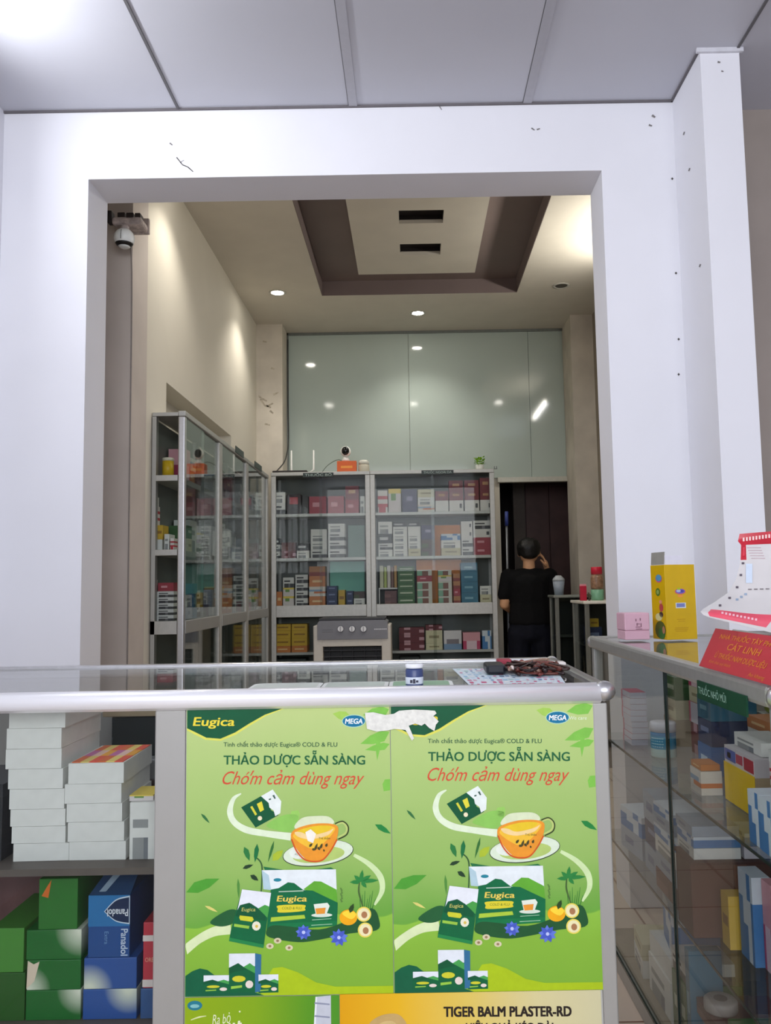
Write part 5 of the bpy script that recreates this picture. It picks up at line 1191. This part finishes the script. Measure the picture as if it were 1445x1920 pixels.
for zz, x0, x1 in ((.062, .036, .066), (.056, .04, .064), (.035, .028, .076), (.030, .026, .074), (.025, .03, .07)): b.face([(x0, -.0004, zz), (x1, -.0004, zz), (x1, -.0004, zz + .002), (x0, -.0004, zz + .002)], C(190, 146, 10))
b.build('small_print', e)
b = MB()   # end face print: plain round shapes
for cy, cz, ry, rz, c_, ly in ((.036, .192, .020, .013, (206, 90, 130), 1), (.036, .194, .017, .011, (84, 150, 190), 2), (.044, .149, .014, .013, (80, 120, 40), 1), (.044, .149, .008, .007, (150, 170, 90), 2), (.028, .100, .012, .013, (186, 70, 70), 1), (.03, .118, .009, .006, (226, 150, 120), 2), (.03, .078, .012, .009, (70, 50, 50), 1),
                              (.038, .03, .032, .028, (86, 96, 40), 1), (.03, .018, .02, .018, (60, 110, 50), 2), (.018, .03, .008, .012, (170, 120, 90), 3), (.045, .07, .02, .012, (214, 210, 150), 1)):
    b.face([(-.0004 * ly, min(max(cy + ry * math.cos(k * .45), .001), yd - .001), min(max(cz + rz * math.sin(k * .45), .001), yh - .004)) for k in range(14)], C(*c_))
b.build('picture_print', e)
# pink cube box with a smiling face
pk = at_z(1197, 1200, ZS); s = .080
e = empty('keepsake_box', (pk.x, pk.y + .01, ZS), 'pink rounded box with a drawn face beside the yellow carton', 'box', None, (0, 0, math.radians(4)))
PNK = mat((216, 172, 188), 0.4, 0, 0.03)
part('base', (-s / 2, 0, 0), (s / 2, s, s * .36), PNK, e, .0025); part('lid', (-s / 2 - .001, -.001, s * .362), (s / 2 + .001, s + .001, s * 1.06), PNK, e, .004)
b = MB()
for x, z_, w, h in ((-.004, .062, .0025, .008), (.010, .064, .0025, .008), (-.001, .048, .002, .009), (.012, .046, .002, .012), (.004, .050, .008, .0018), (.002, .040, .016, .0018), (.005, .034, .020, .0016)): b.box((x - w / 2, -.0022, z_ - h / 2), (x + w / 2, -.0008, z_ + h / 2), C(110, 64, 78))
b.build('face_print', e)
# red card leaning on a small grey tray
def V3(p): return Vector(p)
cA, cB = at_x(1310, 1246, .600), at_x(1440, 1284, .600)
dzc = ZS + .004 - (cA.z + cB.z) / 2
zlow = ZS + .004
cA.z = cB.z = zlow
up = at_y(1341, 1178, 1.80) - cA
e = empty('red_card', (cA.x, cA.y, zlow), 'bright red card with gold lettering leaning on the side counter', 'card')
L = cB - cA; Lx = L + Vector((0, -.06, 0))
b = MB(); q = [Vector((0, 0, 0)), Lx, Lx + up, up.copy()]; nrm = Lx.cross(up).normalized() * .0015
va = [b.bm.verts.new(p) for p in q]; vb = [b.bm.verts.new(p - nrm) for p in q]; b.mi(mat((190, 42, 58), 0.4, 0, 0.05, 12)); b.bm.faces.new(va); b.bm.faces.new(vb[::-1])
for i in range(4): b.bm.faces.new((va[(i + 1) % 4], va[i], vb[i], vb[(i + 1) % 4]))
b.build('sheet', e)
xdir = Lx.normalized(); zdir = xdir.cross(up).normalized(); ydir = zdir.cross(xdir); UL = up.length; GU = up.normalized()
rotm = Matrix((xdir, ydir, zdir)).transposed()
GOLD = C(222, 132, 44)
def gold(s, u, v, width, size, bold=.015):
    o = text_obj('gold_lettering', s, size, GOLD, e, xdir * u + GU * (v * UL) + zdir * (.0006 if zdir.x < 0 or zdir.z > 0 else -.0006), (0, 0, 0), bold=bold, width=width)
    o.rotation_euler = rotm.to_euler()
ln = (cB - cA).length
gold('NHÀ THUỐC TÂY PHƯƠNG', .045, .76, ln * .95, .015)
gold('CÁT LINH', .105, .52, ln * .46, .02)
gold('Ủ THUỐC NAM DƯỢC LIỆU', .06, .29, ln * .72, .016)
gold('Kính chúc quý khách', .045, .14, ln * .33, .009, 0)
gold('An khang', .25, .06, ln * .2, .011, 0)
# grey tray behind card, carrying the pouch
e = empty('card_tray', (.725, 1.46, ZS), 'shallow grey tray behind the red card on the side counter', 'tray')
part('base', (0, 0, 0), (.24, .46, .066), mat((150, 146, 138), 0.5, 0, 0.08), e, .006)
b = MB(); b.tube([(.004, .02, .067), (.004, .45, .067)], .004, mat((196, 192, 184), 0.4), 8); b.build('rim', e)
# white pouch with red bands
def grid_sheet(name, rows, mat_rows, parent, thick=.0):
    bm = bmesh.new(); V = [[bm.verts.new(p) for p in r] for r in rows]
    ms = []
    for i in range(len(V) - 1):
        for j in range(len(V[0]) - 1):
            mm = mat_rows(i, j)
            if mm not in ms: ms.append(mm)
            f = bm.faces.new((V[i][j], V[i][j + 1], V[i + 1][j + 1], V[i + 1][j])); f.material_index = ms.index(mm); f.smooth = True
    return bm, ms
e = empty('refill_pouch', (.0, 0, 0), 'white plastic pouch with red seal bands standing on the grey tray', 'pouch')
PW = mat((208, 204, 203), 0.25, 0, 0.05, 9, 0.5, 0, 0.25); PR = mat((188, 38, 54), 0.3, 0, 0.08, 20, 0.5); PRL = mat((222, 84, 104), 0.3, 0, 0.1, 20, 0.5)
def prow(pl, pr, Y, bulge, n=14, wav=0.0, sgn=-1):
    A, B = at_y(pl[0], pl[1], Y), at_y(pr[0], pr[1], Y); out = []
    for k in range(n + 1):
        t = k / n; p = A.lerp(B, t); s_ = math.sin(math.pi * t)
        out.append(p + Vector((0, sgn * bulge * s_ ** .7, wav * math.sin(t * 9 + Y * 30))))
    return out
def pouch_side(sgn):
    R = [prow((1386, 1001), (1500, 992), 1.82, .001, sgn=sgn), prow((1383, 1014), (1500, 1006), 1.82, .004, wav=.001, sgn=sgn), prow((1389, 1022), (1502, 1018), 1.81, .008, sgn=sgn), prow((1388, 1050), (1505, 1050), 1.80, .022, sgn=sgn),
         prow((1380, 1085), (1512, 1090), 1.78, .032, sgn=sgn), prow((1365, 1112), (1516, 1118), 1.76, .03, wav=.002, sgn=sgn), prow((1340, 1130), (1515, 1142), 1.73, .024, wav=.002, sgn=sgn), prow((1318, 1142), (1505, 1158), 1.70, .012, wav=.001, sgn=sgn),
         prow((1313, 1147), (1495, 1172), 1.68, .006, sgn=sgn), prow((1318, 1153), (1482, 1186), 1.675, .002, sgn=sgn), prow((1330, 1158), (1470, 1192), 1.67, .0008, sgn=sgn)]
    return R
def mrow(i, j):
    if i in (0, 1): return PR
    if i == 2 and j == 0: return PR
    if i in (7, 8) and 1 <= j <= 9: return PRL
    return PW
for sgn, nm in ((-1, 'front_film'), (1, 'back_film')):
    bm, ms = grid_sheet(nm, pouch_side(sgn), mrow, e)
    bmesh.ops.subdivide_edges(bm, edges=bm.edges[:], cuts=1, use_grid_fill=True, smooth=0.6)
    me = bpy.data.meshes.new(nm); bm.to_mesh(me); bm.free()
    for x in ms: me.materials.append(x)
    o = bpy.data.objects.new(nm, me); COL.objects.link(o); o.parent = e
from mathutils.bvhtree import BVHTree
film = [o for o in e.children if o.name.startswith('front_film')][0]
bv = BVHTree.FromPolygons([v.co for v in film.data.vertices], [tuple(p.vertices) for p in film.data.polygons])
b = MB(); rr = random.Random(2)
def pdec(px, py, w, h, c_):
    q = []
    for x, y in ((px, py), (px + w, py), (px + w, py + h), (px, py + h)):
        d = ray(x, y).normalized(); hit = bv.ray_cast(EYE, d)
        if hit[0] is None: return
        q.append(hit[0] - d * .0012)
    b.face(q, C(*c_))
for px, py in ((1390, 1054), (1386, 1076), (1379, 1099), (1365, 1119), (1347, 1133)): pdec(px, py, 5, 4, (96, 88, 98))
pdec(1398, 1057, 12, 36, (200, 212, 228)); pdec(1392, 1026, 4, 16, (206, 60, 76))
for k in range(5): pdec(1400 + k * 2, 1026 + k * 5, 26, 1.6, (190, 170, 174))
for k in range(9): pdec(1392 + k * 6, 1008 - k * .8, 3.4, 7, (236, 200, 196))
for k in range(10): pdec(1352 + k * 7, 1147 + k * 1.4, 4, 4, (240, 190, 200))
for k in range(4): pdec(1402 + k * 11, 1104 - k * .3, 7, 2, (120, 112, 114))
for k in range(3): pdec(1395 - k * 8, 1112 + k * 5, 5, 4, (150, 168, 190))
b.build('film_print', e)

# ------------------------------------------------------------------ security camera by the inner pillar
dc = at_y(233, 447, 3.72)
e = empty('dome_camera', (dc.x, 3.72, dc.z), 'white round security camera on a weathered bracket by the inner pillar', 'camera')
RUST = mat((180, 168, 164), 0.8, 0, 0.35, 40, 0.2, 0, 0.3)
g = MB(); g.ball((0, 0, 0), .047, mat((226, 228, 226), 0.3), 24); g.build('dome', e)
g = MB(); g.lathe([(.0285, -.0385), (.0368, -.0305), (.0405, -.0255)], mat((24, 22, 22), 0.3), seg=24); g.build('dark_band', e)
g = MB(); g.lathe([(.006, -.0485), (.020, -.0445), (.0275, -.0392)], mat((206, 208, 206), 0.3), seg=24); g.build('lower_shell', e)
g = MB(); g.tube([(0, -.0478, -.02), (0, -.0485, .0), (0, -.042, .025)], .0015, mat((110, 112, 110), 0.5), 6); g.build('seam', e)
b = MB(); b.box((-.055, -.02, .062), (.082, .10, .098), RUST, .012); b.build('bracket', e)
b = MB(); b.tube([(0, .01, .045), (0, .01, .065)], .02, RUST, 12); b.build('neck', e)
for k, (x0, x1, z0, z1) in enumerate(((-.028, .006, .094, .118), (.012, .046, .09, .116), (.052, .078, .092, .114))): part('clamp_tooth', (x0, -.018, z0), (x1, .03, z1), mat((48, 38, 36), 0.7), e, .003)
part('hinge', (-.075, -.025, .07), (-.052, .02, .125), mat((40, 34, 34), 0.7), e, .004)
part('mount_plate', (-.06, .085, .06), (.085, .105, .135), RUST, e, .003)
c = [Vector((dc.x + .0, 3.76, dc.z - .03)), Vector((dc.x + .002, 3.822, dc.z - .12)), Vector((dc.x + .003, 3.8245, 1.6)), Vector((dc.x + .004, 3.8245, .4))]
tag(MB().tube(catmull(c, 6), .0035, mat((130, 122, 118), 0.6), 6).build('camera_cable'), 'grey cable hanging down the inner pillar from the security camera', 'cable')

# ------------------------------------------------------------------ air cooler
c0, c1_ = at_y(587, 1200, 6.2), at_y(733, 1200, 6.2); ctop = at_y(660, 1163, 6.2).z
cw = c1_.x - c0.x
e = empty('air_cooler', ((c0.x + c1_.x) / 2, 6.2, 0), 'tall grey air cooler with three knobs before the corner cabinet', 'air cooler')
IV = mat((196, 190, 180), 0.45, 0, 0.03); GP_ = mat((116, 116, 122), 0.4, 0, 0.03); BK = mat((16, 16, 18), 0.5)
k = 6.2 / FPX; zp0 = ctop - 35 * k; zg1 = ctop - 48 * k
b = MB(); b.box((-cw / 2, .0, .06), (-cw / 2 + 18 * k, .32, zp0 + 26 * k), IV, .008); b.build('side_shell', e)
b = MB(); b.box((cw / 2 - 18 * k, .0, .06), (cw / 2, .32, zp0 + 26 * k), IV, .008); b.build('side_shell', e)
part('cross_bar', (-cw / 2 + 16 * k, .002, zg1), (cw / 2 - 16 * k, .3, zp0), IV, e, .004)
part('tank_front', (-cw / 2 + 16 * k, .004, .06), (cw / 2 - 16 * k, .3, .36), IV, e, .004)
part('grille_well', (-cw / 2 + 17 * k, .10, .36), (cw / 2 - 17 * k, .3, zg1), BK, e)
b = MB(); b.prism([(-cw / 2 + 8 * k, zp0), (cw / 2 - 6 * k, zp0), (cw / 2 - 6 * k, ctop - 4 * k), (cw / 2 - 12 * k, ctop), (-cw / 2 + 12 * k, ctop), (-cw / 2 + 8 * k, ctop - 5 * k)], -.012, .31, GP_); b.build('control_panel', e)
part('top_lid', (-cw / 2 + 10 * k, 0, ctop), (cw / 2 - 10 * k, .3, ctop + 4 * k), mat((40, 40, 44), 0.4), e, .004)
for px in (638.5, 660, 681.5):
    x = at_y(px, 1179, 6.188).x - e.location.x; z_ = at_y(px, 1179, 6.188).z
    g = MB(); g.tube([(x, -.0125, z_), (x, -.020, z_)], .026, mat((90, 90, 98), 0.4), 18); g.build('knob_ring', e)
    kb = MB(); kb.tube([(x, -.020, z_), (x, -.036, z_)], .0205, mat((224, 224, 226), 0.3), 18); ko = kb.build('knob', e)
    pb_ = MB(); pb_.box((x - .003, -.042, z_ - .018), (x + .003, -.0362, z_ + .018), mat((150, 150, 156), 0.4)); pb_.build('pointer', ko)
b = MB(); zz = ctop - 17 * k
for i in range(9): b.box((.165 + i * .0105, -.0135, zz - .004), (.165 + i * .0105 + .007, -.0118, zz + .004), C(206, 206, 212))
b.build('logo_lettering', e)
b = MB(); b.box((-.22, -.0132, zz - .002), (-.14, -.0118, zz + .001), C(90, 90, 96)); b.box((-.22, -.0132, zz - .016), (-.14, -.0118, zz - .013), C(90, 90, 96)); b.build('marking_lettering', e)
ga, gb = -cw / 2 + 18 * k, cw / 2 - 18 * k
for i in range(8):
    z_ = zg1 - .03 - i * .045
    part('louvre_slat', (ga, .03, z_ - .005), (gb, .055, z_ + .003), mat((46, 46, 50), 0.5), e)
for i in range(5): x = ga + (gb - ga) * (i + .5) / 5; part('fin', (x - .003, .06, .36), (x + .003, .085, zg1), mat((36, 36, 40), 0.5), e)
for sx in (-1, 1):
    for yy in (.05, .27):
        g = MB(); g.tube([(sx * (cw / 2 - .05) - .012, yy, .03), (sx * (cw / 2 - .05) + .012, yy, .03)], .0298, BK, 14); g.box((sx * (cw / 2 - .05) - .016, yy - .015, .034), (sx * (cw / 2 - .05) + .016, yy + .015, .062), GP_); g.build('caster', e)

# ------------------------------------------------------------------ counters and small things at the back
def small_counter(x0, x1, y0, y1, zt, label, white):
    e = empty('glass_counter', (x0, y0, 0), label, 'counter', None)
    w, d = x1 - x0, y1 - y0
    DA = mat((120, 120, 112), 0.45, 0.4)
    for a in (0, w - .03):
        for b_ in (0, d - .03): part('post', (a, b_, 0), (a + .03, b_ + .03, zt - .02), DA, e, .004)
    part('top', (-.012, -.012, zt - .02), (w, d, zt), mat((236, 232, 220), 0.25) if white else mat((150, 154, 146), 0.2, 0.2), e, .005)
    part('front_glass', (.03, .008, .10), (w - .03, .012, zt - .02), GLASS_DIM, e); part('side_glass', (.008, .03, .10), (.012, d - .03, zt - .02), GLASS_DIM, e)
    part('back_panel', (.03, d - .014, .05), (w - .03, d - .008, zt - .02), mat((44, 46, 44), 0.6), e)
    part('shelf', (.015, .015, zt * .72), (w - .015, d - .015, zt * .72 + .008), mat((70, 74, 70), 0.3), e); part('plinth', (.0, .0, 0), (w, d - .02, .10), mat((60, 60, 58), 0.5), e)
    return e
A, B = at_y(1040, 1116, 6.25), at_y(1096, 1118, 6.25)
small_counter(A.x, B.x + .12, 6.25, 6.52, A.z, 'small dark glass counter beside the person in black', False)
A2, B2 = at_y(1096, 1127, 5.55), at_y(1140, 1127, 5.55)
small_counter(A2.x, 1.56, 5.55, 6.0, A2.z, 'small glass counter with white top at the edge of the opening', True)
zc2 = A2.z
x = at_y(1119, 1100, 5.75).x
e = empty('red_lid_jar', (x, 5.75, zc2), 'glass jar with red lid and brown contents on the white topped counter', 'jar')
kk = 5.75 / FPX
g = MB(); g.lathe([(.040, 0), (.044, .01), (.044, 20 * kk)], mat((120, 172, 140), 0.25), seg=24); g.build('green_base', e)
g = MB(); g.lathe([(.040, 20 * kk + .001), (.043, 24 * kk), (.043, 40 * kk), (.036, 48 * kk)], mat((150, 116, 92), 0.3, 0, 0.4, 60), seg=24); g.build('body', e)
g = MB(); g.lathe([(.038, 48 * kk + .001), (.038, 61 * kk), (.034, 62 * kk)], mat((206, 36, 62), 0.35), seg=24); g.build('lid', e)
x = at_y(1088, 1100, 5.75).x; x = max(x, A2.x + .01)
e = empty('red_packet', (x + .005, 5.68, zc2), 'upright crimson packet on the white topped counter', 'packet')
b = MB(); b.box((-.022, 0, 0), (.022, .03, .10), mat((186, 30, 58), 0.4), .004); b.build('packet', e); part('top_seal', (-.022, .011, .0995), (.022, .019, .112), mat((226, 150, 160), 0.4), e)
x = at_y(1104, 1118, 5.64).x
e = empty('tape_roll', (x, 5.64, zc2), 'small dark figure of twisted leaves by the red lidded jar', 'ornament'); e.name = 'dried_sprig'
e['label'] = 'small dark dried sprig standing by the red lidded jar'
b = MB(); rr = random.Random(9); b.tube([(0, 0, 0), (.002, 0, .03)], .006, C(70, 66, 50), 8)
for k_ in range(7):
    a = k_ * .9; b.tube([(0, 0, .02), (math.cos(a) * .015, math.sin(a) * .012, .035 + (k_ % 3) * .01)], .004, C(76, 76, 56), 6)
b.build('sprig', e)
x = at_y(1115, 1139, 5.56).x
o = carton(x, 5.60, zc2 * .72 + .009, .10, .1, .12, 'nv', 'navy blue medicine box under a yellow one in the white topped counter', None)
o2 = carton(x, 5.60, zc2 * .72 + .13, .06, .06, .055, 'yl', 'yellow medicine box in the white topped counter', None)
# white cup and plastic on the dark counter
x = at_y(1046, 1090, 6.4).x
e = empty('plastic_cup', (x, 6.38, A.z), 'pale plastic cup on the dark counter by the person', 'cup')
kk = 6.4 / FPX
g = MB(); g.lathe([(.034, 0), (.046, 26 * kk), (.044, 26 * kk)], mat((150, 160, 172), 0.3), seg=20); g.build('cup', e); g = MB(); g.lathe([(.048, 26 * kk), (.044, 30 * kk), (.02, 36 * kk)], mat((176, 182, 186), 0.3), seg=20); g.build('dome_lid', e)
# mop leaning in the doorway
p0, p1, p2 = at_y(950, 1200, 7.1), at_y(951, 985, 7.1), at_y(951, 958, 7.1)
e = empty('mop', (p0.x + .01, 7.1, 0), 'long handled mop with blue grip standing in the dark doorway', 'mop')
g = MB(); g.tube([(.0, .0, .06), (p1.x - p0.x - .01, .06, p1.z)], .010, mat((140, 144, 150), 0.35, 0.3), 8); g.build('pole', e)
g = MB(); g.tube([(p1.x - p0.x - .01, .06, p1.z), (p2.x - p0.x - .01, .067, p2.z + .0)], .016, mat((60, 76, 150), 0.4), 10); g.build('grip', e)
g = MB()
for k_ in range(14):
    a = k_ * .45; g.tube([(0, 0, .075), (math.cos(a) * .05, math.sin(a) * .05, .04), (math.cos(a) * .075, math.sin(a) * .07, .012)], .011, mat((150, 150, 150), 0.9), 6)
g.build('mop_head', e)
# wardrobe in the store room
b = MB(); e = empty('wardrobe', (1.10, 8.0, 0), 'dark reddish brown wardrobe inside the dim store room', 'wardrobe')
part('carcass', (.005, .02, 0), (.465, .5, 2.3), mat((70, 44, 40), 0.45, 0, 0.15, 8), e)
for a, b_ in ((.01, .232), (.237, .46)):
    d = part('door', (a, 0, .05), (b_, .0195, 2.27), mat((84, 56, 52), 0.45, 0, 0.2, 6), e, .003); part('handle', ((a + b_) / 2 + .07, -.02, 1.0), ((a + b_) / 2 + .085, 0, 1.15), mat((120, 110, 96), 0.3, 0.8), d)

# ------------------------------------------------------------------ person seen from behind
def blob(parts, voxel, name, m, parent, smooth=8):
    bm = bmesh.new()
    for P0, r0, P1, r1, fl in parts:
        P0, P1 = Vector(P0), Vector(P1); n = max(2, int((P1 - P0).length / (min(min(r0), min(r1)) * .35)) + 1)
        for i in range(n + 1):
            t = i / n; p = P0.lerp(P1, t); r = [a + (b_ - a) * t for a, b_ in zip(r0, r1)]
            g = bmesh.ops.create_icosphere(bm, subdivisions=2, radius=1.0)
            for v in g['verts']: v.co = Vector((v.co.x * r[0], v.co.y * r[1], v.co.z * r[2])) + p
    me = bpy.data.meshes.new('tmp'); bm.to_mesh(me); bm.free()
    o = bpy.data.objects.new('tmp', me); COL.objects.link(o)
    rm = o.modifiers.new('r', 'REMESH'); rm.mode = 'VOXEL'; rm.voxel_size = voxel
    sm = o.modifiers.new('s', 'SMOOTH'); sm.iterations = smooth; sm.factor = .5
    dg = bpy.context.evaluated_depsgraph_get(); dg.update()
    me2 = bpy.data.meshes.new_from_object(o.evaluated_get(dg)); bpy.data.objects.remove(o)
    me2.materials.clear(); me2.materials.append(m); me2.name = name
    for p in me2.polygons: p.use_smooth = True; p.material_index = 0
    o = bpy.data.objects.new(name, me2); COL.objects.link(o); o.parent = parent
    return o
def S3(r): return (r, r, r)
def cap(a, ra, b_, rb): return (a, S3(ra), b_, S3(rb), 0)
def ell(a, ra, b_, rb): return (a, ra, b_, rb, 0)
PXC = at_y(992, 1100, 6.74).x
person = empty('person', (PXC, 6.74, 0), 'person in black shirt and dark trousers seen from behind, hand raised to the ear', 'person')
SKIN = mat((206, 156, 118), 0.55, 0, 0.05, 30, 0.3)
ELr, WRr = (.185, .02, 1.055), (.185, .125, 1.255)
HR = Vector((.150, .085, 1.365))
ELl, WRl = (-.205, .0, 1.045), (-.12, .23, .98)
body = [ell((0, 0, .86), (.155, .10, .08), (0, 0, 1.02), (.125, .09, .08)), ell((0, 0, 1.02), (.125, .09, .08), (0, -.005, 1.22), (.15, .095, .09)), ell((-.13, 0, 1.28), (.05, .05, .04), (.13, 0, 1.28), (.05, .05, .04)),
        cap((0, -.005, 1.29), .052, (.004, .012, 1.40), .048),
        ell((.008, .02, 1.425), (.072, .075, .05), (.008, .018, 1.480), (.080, .092, .078)), ell((.006, .045, 1.40), (.045, .045, .03), (.008, .05, 1.43), (.055, .05, .04)),
        cap((.012, .105, 1.455), .012, (.012, .118, 1.435), .013),
        ell((.088, .012, 1.448), (.010, .018, .026), (.092, .006, 1.452), (.010, .018, .026)), ell((-.074, .012, 1.448), (.010, .018, .026), (-.078, .006, 1.452), (.010, .018, .026)),
        cap((.165, 0, 1.275), .052, ELr, .040), cap(ELr, .040, WRr, .026), cap((-.165, 0, 1.275), .052, ELl, .040), cap(ELl, .040, WRl, .026),
        cap((-.085, 0, .84), .085, (-.09, .01, .47), .056), cap((-.09, .01, .47), .056, (-.09, -.02, .09), .036), cap((.085, 0, .84), .085, (.09, .01, .47), .056), cap((.09, .01, .47), .056, (.09, -.02, .09), .036),
        ell((-.092, -.02, .05), (.036, .045, .035), (-.10, .12, .035), (.040, .05, .022)), ell((.092, -.02, .05), (.036, .045, .035), (.10, .12, .035), (.040, .05, .022))]
# raised hand: palm, four bent fingers of unequal length, thumb
W = Vector(WRr); body += [ell(W, (.024, .022, .026), HR, (.022, .032, .036))]
for k_, (dy, ln_, rr_) in enumerate(((.030, .062, .0085), (.011, .072, .009), (-.008, .066, .0088), (-.026, .050, .008))):
    a = HR + Vector((-.006, dy, .024)); m1 = a + Vector((-.014, .004, ln_ * .55)); m2 = m1 + Vector((-.026, .0, ln_ * .42))
    body += [cap(a, rr_ * 1.08, m1, rr_), cap(m1, rr_, m2, rr_ * .82)]
a = HR + Vector((-.006, -.034, -.012)); m1 = a + Vector((-.020, -.014, .022)); body += [cap(a, .0115, m1, .010), cap(m1, .010, m1 + Vector((-.018, .004, .024)), .0085)]
W = Vector(WRl); hl = W + Vector((.035, .06, -.01)); body += [ell(W, (.024, .024, .022), hl, (.034, .034, .018))]
for dx, ln_ in ((-.028, .05), (-.010, .062), (.009, .066), (.027, .058)):
    a = hl + Vector((dx * .9, .028, .0)); m1 = a + Vector((dx * .1, ln_ * .55, -.008)); body += [cap(a, .009, m1, .0088), cap(m1, .0088, m1 + Vector((0, ln_ * .3, -.022)), .0075)]
a = hl + Vector((.034, -.004, -.002)); m1 = a + Vector((.024, .02, -.006)); body += [cap(a, .0115, m1, .010), cap(m1, .010, m1 + Vector((.008, .024, -.008)), .0085)]
blob(body, .0055, 'body', SKIN, person, 4)
SH = mat((9, 9, 11), 0.85, 0, 0.2, 30, 0.2, 0, 0.15)
shirt = [ell((0, -.002, .90), (.182, .122, .05), (0, 0, 1.05), (.165, .115, .08)), ell((0, 0, 1.05), (.165, .115, .08), (0, -.008, 1.22), (.178, .118, .09)), ell((-.125, -.004, 1.262), (.070, .078, .058), (.125, -.004, 1.262), (.070, .078, .058)), ell((-.07, -.004, 1.305), (.06, .066, .03), (.07, -.004, 1.305), (.06, .066, .03)),
         cap((.165, 0, 1.265), .070, (.192, .012, 1.125), .066), cap((-.165, 0, 1.265), .070, (-.198, .003, 1.125), .062)]
blob(shirt, .009, 'shirt', SH, person, 5)
TR = mat((12, 14, 26), 0.8, 0, 0.2, 20, 0.2, 0, 0.15)
trs = [ell((0, 0, .90), (.168, .112, .04), (0, 0, .80), (.178, .122, .07)), cap((-.092, 0, .80), .102, (-.096, .008, .46), .080), cap((-.096, .008, .46), .080, (-.096, -.018, .11), .066), cap((.092, 0, .80), .102, (.096, .008, .46), .080), cap((.096, .008, .46), .080, (.096, -.018, .11), .066)]
blob(trs, .010, 'trousers', TR, person, 5)
HA = mat((9, 7, 7), 0.5, 0, 0.3, 60, 0.4, 0, 0.3)
hair = [ell((.006, -.006, 1.495), (.098, .096, .076), (.006, .004, 1.522), (.094, .096, .062)), ell((.004, -.042, 1.450), (.076, .052, .05), (.004, -.032, 1.495), (.092, .072, .06)), ell((-.072, -.004, 1.47), (.020, .040, .045), (-.072, .0, 1.50), (.022, .05, .05)), ell((.078, -.014, 1.475), (.018, .036, .04), (.080, -.006, 1.505), (.02, .046, .045)), ell((.006, .066, 1.53), (.06, .03, .03), (.006, .04, 1.56), (.06, .04, .025))]
blob(hair, .007, 'hair', HA, person, 4)
for sx in (-1, 1):
    g = MB(); g.ball((.012 + sx * .030, .097, 1.468), .0105, mat((230, 226, 220), 0.3), 10, (1, .6, .7)); g.ball((.012 + sx * .030, .1025, 1.468), .005, mat((30, 20, 16), 0.2), 8, (1, .5, 1)); g.build('eye', person)
g = MB(); g.ball((.012, .095, 1.408), .020, mat((170, 96, 86), 0.5), 10, (1, .4, .3)); g.build('mouth', person)
SHOE = mat((30, 28, 28), 0.6)
blob([ell((-.093, -.03, .045), (.046, .055, .044), (-.102, .13, .03), (.049, .055, .029))], .007, 'shoe', SHOE, person, 3)
blob([ell((.093, -.03, .045), (.046, .055, .044), (.102, .13, .03), (.049, .055, .029))], .007, 'shoe', SHOE, person, 3)
bpy.context.view_layer.update()
